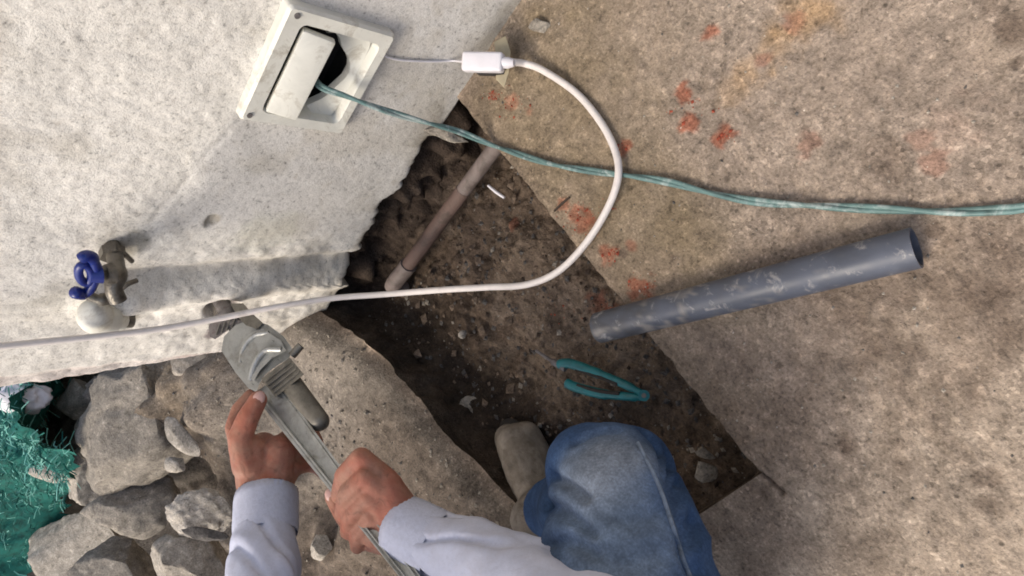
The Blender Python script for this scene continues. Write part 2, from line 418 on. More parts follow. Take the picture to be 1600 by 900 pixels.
mounds = []   # x, y, rx, ry, h, turn
def mound(px, py, z, w, h, hh, turn=0):
    p = onz(px, py, z); mounds.append((p[0], p[1], w, h, hh, turn))
mound(330, 610, .05, .16, .12, .09); mound(230, 660, .08, .24, .20, .17); mound(170, 720, .08, .16, .16, .10)
mound(70, 840, .08, .30, .34, .17); mound(20, 900, .08, .4, .4, .16)
mound(300, 700, .0, .09, .10, -.07); mound(230, 850, .0, .20, .26, -.36); mound(330, 740, .0, .1, .10, -.10)
mound(430, 520, .03, .06, .07, .035); mound(480, 520, .01, .05, .05, .02)
mound(60, 720, .10, .42, .45, .11)
def ground_z(x, y):
    d = y_lo(x) - y                                   # how far on the rubble side
    rub = sst(.02, .45, d) * sst(1.6, .7, x)
    z = .0010 * fbm(x, y, 0, 90, 3, 1) + .0022 * fbm(x, y, 0, 11, 3, 2)
    grit = sst(.12, .30, y) * sst(.0, .25, y - .1 + .25 * (x - .3))
    z = z + .0013 * grit * fbm(x, y, 0, 210, 2, 3)
    left = sst(-.02, .05, d)
    z = z + left * (.004 + .006 * fbm(x, y, 0, 22, 4, 6)) + .010 * left * np.exp(-((d - .06) / .06) ** 2)
    z = z + rub * (.035 * fbm(x, y, 0, 4.5, 4, 8, .55) + .022 * np.abs(fbm(x, y, 0, 11, 3, 9)) - .008)
    for mx, my, rx, ry, h, t in mounds:
        q = ((x - mx) / rx) ** 2 + ((y - my) / ry) ** 2
        z = z + h * np.exp(-q ** 1.3) * (1 + .18 * fbm(x, y, 0, 9, 3, 12)) * sst(-.02, .08, d + .1)
    # rounded, crumbled left lip
    z = z - .022 * np.exp(-(np.clip(d, 0, 1) / .020) ** 1.4) * sst(-.012, .0, d) * (x > PX0) * (x < PX1)
    # saw overcut running on from the corner of the pit
    a = onz(1190, 740); b = onz(1226, 772); ab = b - a; L = np.hypot(ab[0], ab[1])
    t = ((x - a[0]) * ab[0] + (y - a[1]) * ab[1]) / L ** 2; dd = np.abs((x - a[0]) * ab[1] - (y - a[1]) * ab[0]) / L
    z = z - .006 * np.exp(-(dd / .0022) ** 2) * ((t > -.05) & (t < 1))
    far = sst(2.6, 4.2, np.hypot(x, y)); z = z * (1 - far)
    return z
GZ = ground_z(GX, GY)
flat = np.stack([GX, GY, GZ], -1).reshape(-1, 3)
R_ = rowsA + rowsB + rowsC
ic0 = int(np.argmin(np.abs(gx - PX0))); ic1 = int(np.argmin(np.abs(gx - PX1)))
faces = []
for i in range(R_ - 1):
    hole = (i >= rowsA - 1) and (i < rowsA + rowsB)
    for j in range(nx - 1):
        if hole and ic0 <= j < ic1: continue
        a = i * nx + j; faces.append((a, a + 1, a + 1 + nx, a + nx))
# colour of the concrete: stains and tones set by place, hollows' shade painted in
def spots(x, y, lst, col, c, noise_f=60):
    for px, py, r, s in lst:
        p = onz(px, py); dr = r / F * .85; s = s * .85
        rr = np.hypot(x - p[0], y - p[1]) / dr + .45 * fbm(x, y, 0, noise_f, 2, int(px))
        w = (s * sst(1.05, .6 if r < 30 else .2, rr))[:, None]; c = c * (1 - w) + np.array(col) * w
    return c
def ground_tone(x, y):
    tan = np.array([.300, .230, .172]); pale = np.array([.43, .348, .265]); dark = np.array([.165, .122, .092])
    grey = np.array([.23, .20, .165]); gritty = np.array([.278, .227, .182])
    c = np.tile(tan, (len(x), 1))
    n = fbm(x, y, 0, 9, 4, 20); n2 = fbm(x, y, 0, 26, 4, 21)
    w = .75 * sst(-.1, .8, n + .4 * n2)[:, None]; c = c * (1 - w) + pale * w
    w = (sst(.15, .75, -n + .8 * n2) * .6)[:, None]; c = c * (1 - w) + dark * w
    lr = sst(.45, .60, x) * sst(.02, .12, y); w = (.62 * lr * sst(-.05, .55, fbm(x, y, 0, 19, 4, 25) + .5 * fbm(x, y, 0, 6, 2, 26)))[:, None]; c = c * (1 - w) + np.array([.150, .110, .082]) * w
    # gritty greyer slab in the upper part, beyond the crossing wire
    up = (sst(.10, .22, y - .10 * (x - .3)) * sst(.72, .5, x + .15 * n))[:, None] * .8; c = c * (1 - up) + gritty * up
    # damp, smooth ochre-grey cement by the hole
    for px, py, rx, ry, s in ((900, 300, .13, .09, .9), (1060, 370, .10, .05, .95), (860, 60, .10, .10, .85), (1010, 330, .07, .05, .8), (960, 120, .09, .09, .5), (790, 170, .09, .08, .8), (900, 200, .08, .1, .5), (1000, 520, .12, .06, .5)):
        p = onz(px, py); q = ((x - p[0]) / rx) ** 2 + ((y - p[1]) / ry) ** 2
        w = (s * np.exp(-q) * (1 + .4 * n2)).clip(0, 1)[:, None]; c = c * (1 - w) + np.array([.225, .175, .115]) * w
    # dirt carried round the pit's far side
    w = (.65 * np.exp(-np.abs(y - y_hi(x)) / .018) * (y > y_hi(x) - .01) * (x < .66) * (x > 0) * (.6 + .6 * n2)).clip(0, 1)[:, None]
    c = c * (1 - w) + np.array([.20, .155, .115]) * w
    # ochre smear at the top
    c = spots(x, y, [(1255, 30, 40, .55), (1215, 70, 38, .6), (1160, 115, 34, .5), (1290, 15, 40, .4), (1140, 150, 34, .35)], (.37, .235, .115), c, 70)
    c = spots(x, y, [(1110, 50, 13, .9), (1073, 145, 15, .95), (1075, 190, 16, .95), (1130, 213, 17, .95), (975, 228, 14, .9), (1190, 95, 12, .5),
                     (905, 340, 26, .8), (880, 320, 16, .7), (950, 395, 20, .8), (1000, 450, 24, .85), (985, 385, 10, .6), (800, 160, 16, .5),
                     (770, 150, 12, .6), (875, 490, 20, .8), (1260, 225, 18, .4), (1240, 40, 16, .5), (1462, 258, 16, .4), (1490, 200, 40, .10), (1440, 215, 14, .3), (830, 175, 10, .5), (925, 350, 16, .6)],
              (.27, .095, .055), c, 110)
    # paler concrete towards the lower right
    w = (.55 * sst(.58, .72, x + .04 * n) * sst(.0, .25, y)).clip(0, 1)[:, None]; c = c * (1 - w) + np.array([.47, .395, .312]) * w * (1 - .18 * np.abs(n2))[:, None]
    c = spots(x, y, [(975, 397, 8, .9), (1052, 403, 7, .9), (1588, 100, 7, .8), (1460, 360, 9, .9), (1320, 700, 12, .6), (1430, 540, 16, .5), (1540, 745, 14, .7),
                     (1325, 690, 16, .6), (1415, 725, 12, .5), (1545, 790, 11, .6), (1530, 510, 110, .55), (1340, 500, 95, .45), (1560, 420, 60, .4), (1440, 600, 60, .35), (1150, 540, 60, .35), (1200, 840, 90, .4), (1395, 270, 26, .4), (1560, 480, 50, .4),
                     (1380, 240, 22, .35), (1270, 400, 60, .5), (1180, 420, 55, .5), (1150, 860, 70, .45), (1575, 30, 22, .6), (1600, 48, 22, .6), (1552, 8, 22, .5), (1440, 760, 90, .35), (1260, 620, 60, .35), (1500, 640, 50, .35), (1330, 880, 60, .35)], (.12, .088, .066), c, 50)
    # broken side: greyer, dusty
    d = y_lo(x) - y
    g = grey[None, :] * (1 + .18 * n)[:, None]
    w = sst(-.01, .03, d)[:, None]; c = c * (1 - w) + g * w
    p = onz(310, 590, .05); w = (.6 * np.exp(-(((x - p[0]) / .12) ** 2 + ((y - p[1]) / .16) ** 2)) * (.7 + .5 * n2)).clip(0, 1)[:, None]
    c = c * (1 - w) + np.array([.33, .25, .16]) * w
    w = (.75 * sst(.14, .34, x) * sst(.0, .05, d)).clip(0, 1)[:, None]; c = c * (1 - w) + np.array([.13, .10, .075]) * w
    for px, py, rx, ry, s in ((310, 700, .10, .16, .8), (230, 850, .16, .22, .9), (345, 760, .08, .12, .7), (180, 590, .16, .2, .5)):  # shade of the rubble hollows painted into the ground colour
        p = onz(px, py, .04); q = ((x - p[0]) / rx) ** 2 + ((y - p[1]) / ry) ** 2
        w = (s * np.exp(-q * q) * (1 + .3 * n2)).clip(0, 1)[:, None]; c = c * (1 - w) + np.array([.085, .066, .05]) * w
    # saw line
    a = onz(1190, 740); b = onz(1226, 772); ab = b - a; L = np.hypot(ab[0], ab[1])
    t = ((x - a[0]) * ab[0] + (y - a[1]) * ab[1]) / L ** 2; dd = np.abs((x - a[0]) * ab[1] - (y - a[1]) * ab[0]) / L
    w = (.85 * np.exp(-(dd / .0026) ** 2) * ((t > -.3) & (t < 1))).clip(0, 1)[:, None]; c = c * (1 - w) + np.array([.07, .05, .04]) * w
    return c
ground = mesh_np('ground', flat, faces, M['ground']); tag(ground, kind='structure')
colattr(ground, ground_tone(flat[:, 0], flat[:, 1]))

# the pit: side faces + lumpy soil bottom
PZ = -0.115
def pit_z(x, y):
    z = PZ + .013 * fbm(x, y, 0, 14, 4, 30) + .008 * np.abs(fbm(x, y, 0, 40, 3, 31)) + .0018 * fbm(x, y, 0, 160, 2, 32)
    z = z + .028 * sst(.62, .30, x) * sst(-.05, -.22, y - 0 * x) * 0
    z = z + .030 * np.exp(-(((x - .20) / .09) ** 2 + ((y + .02) / .07) ** 2)) + .02 * np.exp(-(((x - .42) / .1) ** 2 + ((y - .06) / .05) ** 2))
    z = z + .05 * sst(.03, .0, y_hi(x) - y) + .03 * sst(.05, .0, y - y_lo(x))
    return z
px_ = np.linspace(PX0 - .02, PX1 + .001, 215); pv_ = np.linspace(0, 1, 170)
X2 = np.tile(px_, (170, 1)); lo2 = y_lo(px_); Y2 = lo2 + (y_hi(px_) - lo2) * pv_[:, None]
Y2[0] -= .014; Y2[-1] += .004
Z2 = pit_z(X2, Y2)
pverts = list(np.stack([X2, Y2, Z2], -1).reshape(-1, 3)); pf = []
W2 = len(px_)
for i in range(169):
    for j in range(W2 - 1):
        a = i * W2 + j; pf.append((a, a + 1, a + 1 + W2, a + W2))
def skirt(top, bot_pts, n=12, rough=.006, inward=None, seed=0, bulge=0.0):
    """ragged earth face between a top line and a bottom line"""
    base = len(pverts); m = len(top)
    T0 = np.array(top); B0 = np.array(bot_pts); IN = np.array(inward)
    for k in range(n + 1):
        t = k / n
        p = (1 - t) * T0 + t * B0
        if k: p = p + IN * (rough * min(1, t * 4) * fbm(p[:, 0], p[:, 1], p[:, 2], 26, 4, seed))[:, None]
        pverts.extend(list(p))
    for k in range(n):
        for j in range(m - 1):
            a = base + k * m + j; pf.append((a, a + m, a + m + 1, a + 1))
gxs = gx[ic0:ic1 + 1]
rowLo = [flat[(rowsA - 1) * nx + j] for j in range(ic0, ic1 + 1)]
rowHi = [flat[(rowsA + rowsB) * nx + j] for j in range(ic0, ic1 + 1)]
def low(P, dy):
    P = np.array(P); return list(np.stack([P[:, 0], P[:, 1] + dy, pit_z(P[:, 0], P[:, 1]) - .012], 1))
skirt(rowLo, low(rowLo, .012), 14, .012, [np.array([0, 1.0, 0])] * len(rowLo), 50)
skirt(rowHi, low(rowHi, -.004), 8, .002, [np.array([0, -1.0, 0])] * len(rowHi), 51)
colR = [flat[i * nx + ic1] for i in range(rowsA - 1, rowsA + rowsB + 1)]
skirt(colR, [np.array([p[0], p[1], PZ - .02]) for p in colR], 8, .003, [np.array([-1.0, 0, 0])] * len(colR), 52)
ys = np.linspace(-.43, .125, 110)
topw = [np.array([-.075, y, .085]) for y in ys]; botw = [np.array([-.012 + .014 * vn(y * 9, 0, 0, 3), y, PZ - .012]) for y in ys]
skirt(topw, botw, 30, .040, [np.array([1.0, 0, 0])] * len(ys), 53)
pv = np.array(pverts)
pit = mesh_np('pit', pv, pf, M['soil']); tag(pit, kind='structure')
n = fbm(pv[:, 0], pv[:, 1], pv[:, 2], 12, 4, 60); n2 = fbm(pv[:, 0], pv[:, 1], pv[:, 2], 45, 3, 61)
pc = np.array([.118, .085, .060])[None, :] * (1 + .30 * n + .25 * n2)[:, None].clip(.35, 1.8)
w = (.65 * sst(.25, .8, n2 + .5 * n) )[:, None]; pc = pc * (1 - w) + np.array([.20, .155, .115]) * w
for px, py, rx, ry, q_ in ((860, 560, .10, .08, .5), (700, 650, .09, .09, .5), (900, 460, .10, .06, .6), (800, 400, .08, .06, .4), (980, 560, .08, .05, .6)):
    p = onz(px, py, -.1); w = (q_ * np.exp(-(((pv[:, 0] - p[0]) / rx) ** 2 + ((pv[:, 1] - p[1]) / ry) ** 2)) * (1 + .6 * n2)).clip(0, 1)[:, None]; pc = pc * (1 - w) + np.array([.215, .165, .120]) * w
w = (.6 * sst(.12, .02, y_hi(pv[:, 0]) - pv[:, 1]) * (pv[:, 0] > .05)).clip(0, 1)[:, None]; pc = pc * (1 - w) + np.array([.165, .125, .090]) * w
w = (.75 * sst(.19, .03, pv[:, 1] - y_lo(pv[:, 0])))[:, None]; pc = pc * (1 - w) + np.array([.024, .018, .014]) * w  # shade below the left lip painted into the soil colour
w = (.75 * sst(.03, -.01, pv[:, 0]))[:, None]; pc = pc * (1 - w) + np.array([.042, .031, .025]) * w  # soil painted darker for the shade of the wall undercut
pc = spots(pv[:, 0], pv[:, 1], [(870, 480, 30, .6), (890, 500, 24, .6), (740, 350, 16, .5)], (.24, .07, .04), pc, 70)
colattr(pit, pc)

# ------------------------------------------------------------------ wall
bl = [onx(*p) for p in ((672, 212), (655, 238), (640, 262), (628, 300), (605, 322), (588, 350), (575, 362), (560, 388), (545, 405), (532, 428))]
by = np.array([p[1] for p in bl][::-1]); bz = np.array([p[2] for p in bl][::-1])
def z_bot(y):
    z = np.interp(y, by, bz)
    z = np.where(y > by.max(), -.006, z); z = np.where(y < by.min() - .012, -.02, z)
    rag = (y > by.min()) & (y < by.max())
    return z + rag * (.009 * fbm(y, 0 * y, 0, 9, 2, 70) + .006 * np.clip(fbm(y, 0 * y, 0, 24, 2, 72) * 2.2, -.7, .7) + .0035 * fbm(y, 0 * y, 0, 95, 3, 71))
wy = lines([(-.508, .62, 312), (.62, 1.2, 40), (1.2, 8, 20)])
tz = lines([(0, .05, 16), (.05, 1.0, 150)])
tcz = np.array([1.02, 1.06, 1.12, 1.2, 1.35, 1.6, 2.0, 2.6, 3.2, 4.0, 4.8])      # up to ~2.6 m
ZT = .56
tall = np.concatenate([tz, tcz])
WYg = np.tile(wy, (len(tall), 1)); zb = z_bot(wy)
WZg = zb + (ZT - zb) * tall[:, None]
def wall_x(y, z):
    patch = patch_w(y, z)
    x = (.0004 * fbm(y, z, 0, 24, 3, 80) + .0007 * fbm(y, z, 0, 110, 3, 81)) * (1 - .6 * patch) + .0018 * fbm(y, z, 0, 4, 2, 82)
    inn = sst(.42, .36, z)
    gc = np.interp(z, [-.02, .34], [-.262, -.293])
    g = np.exp(-((y - gc) / .017) ** 2)
    x = x - .017 * g * inn * (1 + .12 * fbm(y, z, 0, 30, 3, 83))
    x = x + .014 * np.exp(-((y - gc + .052) / .022) ** 2) * inn * (1 + .15 * fbm(y, z, 0, 14, 3, 84))
    x = x + .004 * sst(-.38, -.42, y) + .0022 * inn * sst(-.20, -.24, y) * fbm(y, z, 0, 40, 3, 85)
    # step between the newer skim coat and the rough coat
    x = x + .0022 * patch
    # bulge of mortar round the tap
    x = x + .016 * np.exp(-(((y + .325) / .03) ** 2 + ((z - .34) / .03) ** 2))
    # hole the pipe stub comes out of
    x = x - .03 * sst(.030, .018, np.hypot(y + .372, z - .192)) - .02 * sst(.026, .016, np.hypot((y + .41), (z - .172)))
    # small chips
    p = onx(330, 345); x = x - .006 * sst(.016, .008, np.hypot((y - p[1]), (z - p[2]) * 1.6))
    # hollow behind the socket box
    # hairline step of the patched plaster, running down from the socket to the tap
    a = onx(372, 182); b = onx(232, 352); ab = b - a; Lq = np.hypot(ab[1], ab[2])
    t = ((y - a[1]) * ab[1] + (z - a[2]) * ab[2]) / Lq ** 2; dd = ((y - a[1]) * ab[2] - (z - a[2]) * ab[1]) / Lq + .004 * fbm(y, z, 0, 22, 3, 86)
    return x - .0016 * np.exp(-(dd / .0022) ** 2) * ((t > 0) & (t < 1))
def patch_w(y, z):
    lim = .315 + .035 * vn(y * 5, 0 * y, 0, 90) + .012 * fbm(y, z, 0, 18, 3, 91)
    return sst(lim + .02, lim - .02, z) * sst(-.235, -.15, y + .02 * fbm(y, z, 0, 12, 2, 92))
WXg = wall_x(WYg, WZg)
WYg = WYg - np.clip((WZg - .17) * .09, -.03, .04) * sst(-.40, -.50, WYg)
edge = sst(-.488, -.508, WYg); WXg = WXg - .007 * edge ** 2 + .003 * edge * fbm(WYg, WZg, 0, 30, 3, 93)
# crumbled lower edge bends inwards
dz = WZg - zb[None, :]; rag = ((wy > by.min()) & (wy < by.max()))[None, :]
WXg = WXg - rag * .009 * np.exp(-dz / .004)
wv = list(np.stack([WXg, WYg, WZg], -1).reshape(-1, 3)); wf = []
nw = len(wy)
PY0, PY1, PZ0, PZ1 = .030, .155, .178, .286            # opening of the recessed box
for i in range(len(tall) - 1):
    for j in range(nw - 1):
        yc = (wy[j] + wy[j + 1]) / 2; zc = (WZg[i, j] + WZg[i + 1, j]) / 2
        if PY0 < yc < PY1 and PZ0 < zc < PZ1: continue
        a = i * nw + j; wf.append((a, a + 1, a + 1 + nw, a + nw))
T_ = -.15
def wall_strip(idx, to):
    base = len(wv)
    for k in idx: wv.append(to(wv[k]))
    for q in range(len(idx) - 1): wf.append((idx[q], base + q, base + q + 1, idx[q + 1]))
    return [base + q for q in range(len(idx))]
b1 = wall_strip(list(range(nw)), lambda p: np.array([T_ if False else p[0] - .03, p[1], p[2] + .004]))
wall_strip(b1, lambda p: np.array([T_, p[1], p[2] + .03]))
top = wall_strip([(len(tall) - 1) * nw + j for j in range(nw)][::-1], lambda p: np.array([T_, p[1], p[2]]))
wall_strip([i * nw for i in range(len(tall))][::-1], lambda p: np.array([T_, p[1], p[2]]))
bk = len(wv); wv += [np.array([T_, -.5, -.05]), np.array([T_, 8, -.05]), np.array([T_, 8, 2.7]), np.array([T_, -.5, 2.7])]; wf.append((bk, bk + 3, bk + 2, bk + 1))
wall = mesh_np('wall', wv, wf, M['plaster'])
tag(wall, 'rough whitewashed plaster wall with broken lower edge beside the pit', 'wall')
wva = np.array(wv)
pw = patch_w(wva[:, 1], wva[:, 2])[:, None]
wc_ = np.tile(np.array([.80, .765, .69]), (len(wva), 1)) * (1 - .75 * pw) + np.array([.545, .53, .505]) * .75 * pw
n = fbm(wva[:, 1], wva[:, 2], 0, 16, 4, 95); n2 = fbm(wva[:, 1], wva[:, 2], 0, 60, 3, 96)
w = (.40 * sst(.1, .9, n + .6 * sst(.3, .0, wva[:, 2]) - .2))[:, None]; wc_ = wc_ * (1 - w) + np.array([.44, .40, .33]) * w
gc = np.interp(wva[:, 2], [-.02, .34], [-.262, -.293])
w = (.25 * np.exp(-((wva[:, 1] - gc - .004) / .022) ** 2) * sst(.40, .36, wva[:, 2]) * (.8 + .5 * n)).clip(0, 1)[:, None]; wc_ = wc_ * (1 - w) + np.array([.27, .24, .19]) * w  # groove's shade painted into the plaster colour
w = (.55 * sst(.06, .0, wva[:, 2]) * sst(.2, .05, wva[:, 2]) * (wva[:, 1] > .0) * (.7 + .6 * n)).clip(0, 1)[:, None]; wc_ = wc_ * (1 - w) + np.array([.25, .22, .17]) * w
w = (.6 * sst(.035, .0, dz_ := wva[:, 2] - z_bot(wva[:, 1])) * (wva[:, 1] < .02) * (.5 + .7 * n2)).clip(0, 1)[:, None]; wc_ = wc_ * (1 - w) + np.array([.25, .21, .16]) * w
def wspot(px, py, ry, rz, s, col):
    global wc_
    p = onx(px, py); q = ((wva[:, 1] - p[1]) / ry) ** 2 + ((wva[:, 2] - p[2]) / rz) ** 2
    w = (s * sst(1.4, .5, q + .5 * n2)).clip(0, 1)[:, None]; wc_ = wc_ * (1 - w) + np.array(col) * w
wspot(330, 345, .016, .012, .7, (.22, .19, .14)); wspot(205, 378, .022, .02, .6, (.25, .23, .18)); wspot(350, 480, .022, .022, .8, (.16, .13, .13))  # middle spot: the tap's cast shadow painted on the plaster
wspot(420, 360, .05, .05, .3, (.50, .50, .40)); wspot(335, 515, .018, .016, .8, (.22, .17, .17)); wspot(190, 500, .03, .02, .5, (.3, .27, .2))
w = (.7 * sst(-.492, -.499, wva[:, 1]) * (.6 + .4 * n)).clip(0, 1)[:, None]; wc_ = wc_ * (1 - w) + np.array([.45, .33, .31]) * w
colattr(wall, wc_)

# recessed socket box in the wall
socket = empty('socket_box', (.0, .09, .235), label='cream square wall socket frame with an open dark hole, high on the plaster wall', category='socket box')
v, f = [], []
def quadbox(y0, y1, z0, z1, x0, x1):
    return box_arr(((x0 + x1) / 2, (y0 + y1) / 2, (z0 + z1) / 2), ((x1 - x0) / 2, 0, 0), (0, (y1 - y0) / 2, 0), (0, 0, (z1 - z0) / 2))
fy0, fy1, fz0, fz1 = .013, .173, .163, .309
XF = .016
# frame as one mesh with an opening that is rounded on its lower side
def frame_mesh():
    def loop(y0, y1, z0, z1, r, n=6, big=False):
        pts = []
        for cy, cz, a0 in ((y1 - r, z1 - r, 0), (y0 + r, z1 - r, 90), (y0 + r, z0 + r, 180), (y1 - r, z0 + r, 270)):
            for k in range(n + 1):
                a = math.radians(a0 + 90 * k / n); pts.append((cy + r * math.cos(a), cz + r * math.sin(a)))
        return pts
    O = loop(fy0, fy1, fz0, fz1, .006); O2 = loop(fy0 + .003, fy1 - .003, fz0 + .003, fz1 - .003, .005)
    I2 = loop(.029, .155, .177, .287, .009); I = loop(.032, .152, .180, .284, .007)
    rings = [(O, -.004), (O, XF - .004), (O2, XF), (I2, XF - .001), (I, XF - .006), (I, -.022)]
    v = []; f = []; n = len(O)
    for rg, x in rings:
        for (y, z) in rg: v.append((x, y, z))
    for i in range(len(rings) - 1):
        for k in range(n):
            a = i * n + k; b = i * n + (k + 1) % n; f.append((a, b, b + n, a + n))
    return v, f
v, f = frame_mesh(); o = mesh_np('frame', v, f, M['ivory'], socket); fix_normals(o); shade_auto(o, 35)
# cavity box
v, f = quadbox(.024, .158, .170, .292, -.062, -.020); f = [q for q in f if q != (4, 6, 7, 5)]
o = mesh_np('back_box', v, f, M['cavity'], socket, smooth=False)
# inner half-round ivory lip on the low side
pts_o = []; pts_i = []
for k in range(17):
    a = math.pi * k / 16; pts_i.append((.088 + (.054 + .004 * math.sin(7 * a)) * math.cos(a), .240 - (.052 + .004 * math.sin(5 * a + 1)) * math.sin(a)))
v = []; f = []
outer = [(.152, .240), (.152, .225), (.152, .212), (.152, .198), (.151, .184), (.140, .181), (.125, .180), (.108, .180), (.092, .180)]
outer = outer + [(.184 - y, z) for y, z in outer[:-1][::-1]]
for (y, z), (yi, zi) in zip(outer, pts_i): v += [(.003, y, z), (-.004, yi, zi), (-.014, yi, zi)]
for k in range(16):
    a = 3 * k; f += [(a, a + 1, a + 4, a + 3), (a + 1, a + 2, a + 5, a + 4)]
o = mesh_np('inner_lip', v, f, M['ivory'], socket); shade_auto(o, 35)
v, f = box_arr((.014, .0890, .2605), (.006, 0, .002), (0, .0585, 0), (-.0045, 0, .0195)); o = mesh_np('cover_strip', v, f, M['ivory'], socket); bevel_obj(o, .003)
for y, z in ((.163, .297), (.023, .299)):
    tube('screw', [(XF - .001, y, z), (XF + .0012, y, z)], .0035, M['rust'], socket, 10)
for k, c in enumerate(((.066, .07), (.088, .12), (.10, .09))):
    p = [(-.045, c[0], .20), (-.02, c[1], .215 + .01 * k), (-.028, c[0] + .03, .235)]
    tube('inner_wire', spline(p, 6), .0022, M['cavity'], socket, 6)
settle(socket)

# ------------------------------------------------------------------ cables
cab = [(.020, *onx(798, 97, .02)[1:])] if False else []
pc_ = [at(802, 97, .885), onz(822, 100, .016), onz(850, 111, .012), onz(900, 145, .009), onz(938, 190, .009), onz(961, 235, .011), onz(966, 275, .016), onz(951, 322, .014),
       onz(917, 378, .010), onz(872, 424, .012), onz(822, 445, .018), onz(760, 449, .03), onz(690, 453, .05), onz(600, 460, .068), onx(520, 466, .115), onx(430, 480, .095), onx(340, 498, .080), onx(250, 514, .070), onx(160, 525, .062), onx(80, 533, .056), onx(0, 541, .052),
       onx(-120, 552, .05)]
pc_.append(onx(-420, 585, .06)); pc_.append(np.array([.05, -.30, 1.2])); pc_.append(np.array([-.02, -.25, 1.5]))
wc1 = empty('white_cable', V(pc_[5]), label='white round cable looping over the floor and pit and running left past the wall', category='cable')
tube('sheath', spline(pc_, 14), .0046, M['white_cable'], wc1, 14)
settle(wc1)

jn = empty('cable_joint', V(at(757, 97, .9)), label='small white plastic cable joint at the foot of the wall', category='cable joint')
A_, B_ = at(724, 97, .900), at(787, 98, .885); ax = (B_ - A_) / 2; cc = (A_ + B_) / 2
dv = np.array([0, 0, 1.0]); sd_ = np.cross(ax, dv); sd_ /= np.linalg.norm(sd_); up_ = np.cross(sd_, ax); up_ /= np.linalg.norm(up_)
v, f = box_arr(cc, ax, sd_ * .0125, up_ * .009); o = mesh_np('housing', v, f, M['white_plastic'], jn); bevel_obj(o, .004, 3)
tube('gland', [B_ - ax * .05, B_ + ax * .22, B_ + ax * .5], [.0075, .0075, .005], M['white_plastic'], jn, 12)
P_ = [at(x, y, d) for x, y, d in ((772, 66, .905), (790, 56, .905), (798, 80, .90), (795, 115, .90), (788, 137, .90), (775, 124, .905), (776, 95, .905))]
v, f = extrude_poly(P_, ray(785, 95) / F * .004, .001); o = mesh_np('clip', v, f, M['tan_plastic'], jn); fix_normals(o); shade_auto(o)
v, f = box_arr(cc + np.array([.004, -.004, -.017]), ax * .7, sd_ * .008, up_ * .006); o = mesh_np('under_shade', v, f, M['cavity'], jn); bevel_obj(o, .002)  # dark bar standing in for the shade under the housing
settle(jn)
tw = empty('thin_wire', V(onx(660, 95, .004)), label='thin white wire running down the plaster from the socket to the cable joint', category='wire')
tube('sheath', spline([onx(586, 82, .004), onx(620, 93, .005), onx(670, 96, .005), onx(708, 95, .006), at(728, 97, .9)], 8), .0016, M['white_plastic'], tw, 8); settle(tw)

# twisted green wire
gp = [np.array([-.035, .075, .222]), onx(500, 134, .010), onx(540, 150, .028), onz(600, 172, .155), onz(660, 190, .10), onz(715, 205, .05), onz(762, 224, .012), onz(790, 234, .007), onz(860, 256, .008), onz(930, 268, .006), onz(1000, 277, .007),
      onz(1050, 286, .007), onz(1120, 304, .006), onz(1190, 316, .007), onz(1280, 322, .006), onz(1380, 327, .007), onz(1480, 331, .006), onz(1560, 328, .007), onz(1620, 321, .007), onz(1900, 270, .007), onz(2500, 200, .007)]
sp = spline(gp, 26)
gw = empty('green_wire', V(gp[8]), label='twisted pale green wire pulled from the socket across the floor to the right', category='wire')
for ph in (0, math.pi):
    q = []; Nn = np.array([0, 0, 1.0]); s = 0
    for i, p in enumerate(sp):
        t = sp[min(i + 1, len(sp) - 1)] - sp[max(i - 1, 0)]; t = t / np.linalg.norm(t)
        if i: s += np.linalg.norm(sp[i] - sp[i - 1])
        Nn = Nn - t * (Nn @ t); Nn /= np.linalg.norm(Nn); B = np.cross(t, Nn); a = ph + s * 2 * math.pi / .21
        q.append(p + .0021 * (math.cos(a) * Nn + math.sin(a) * B))
    tube('strand', q, .0026, M['rope'], gw, 8)
settle(gw)

# ------------------------------------------------------------------ grey PVC offcut
a, b = onz(936, 512, .019), onz(1432, 387, .019)
pp = empty('grey_pipe', V((a + b) / 2), label='length of grey plastic pipe lying on the concrete, one end over the pit', category='pipe')
ax = (b - a); L = np.linalg.norm(ax); ax /= L
pts = [a + ax * L * k / 60 for k in range(61)]   # rings
v, f = tube_arrays(pts, .0190, 36, caps=False); v = np.array(v)
v2, f2 = tube_arrays(pts[::-1], .0166, 36, caps=False)
o = mesh_np('tube', v, f, M['pvc_grey'], pp)
nv = len(v); tot = list(v) + list(v2); ff = list(f) + [tuple(k + nv for k in q) for q in f2]
N0 = 36
mesh_old = o.data; me = bpy.data.meshes.new('tube')
# bridge the ends by nearest ordering
def bridge(r1, r2):
    out = []
    for k in range(N0):
        p, q = r1[k], r1[(k + 1) % N0]
        near = lambda u: min(r2, key=lambda w: np.linalg.norm(np.array(tot[w]) - np.array(tot[u])))
        out.append((p, q, near(q), near(p)))
    return out
ff += bridge(list(range(N0)), [nv + 60 * N0 + k for k in range(N0)]) + bridge([60 * N0 + k for k in range(N0)], [nv + k for k in range(N0)])
ff = [q for q in ff if len(set(q)) > 2]
me.from_pydata([tuple(map(float, p)) for p in tot], [], ff); me.materials.append(M['pvc_grey']); o.data = me; fix_normals(o); shade_auto(o, 40)
pn = len(o.data.vertices); pco = np.zeros(pn * 3); o.data.vertices.foreach_get('co', pco); pco = pco.reshape(-1, 3); tl_ = (pco - a) @ ax / L
q1 = fbm(pco[:, 0], pco[:, 1], pco[:, 2], 30, 4, 160); q2 = fbm(pco[:, 0], pco[:, 1], pco[:, 2], 110, 3, 161)
pcx = np.tile(np.array([.068, .078, .104]), (pn, 1))
w = (.8 * sst(.55, .0, tl_ + .25 * q1) * (.75 + .4 * q2)).clip(0, 1)[:, None]; pcx = pcx * (1 - w) + np.array([.045, .044, .045]) * w
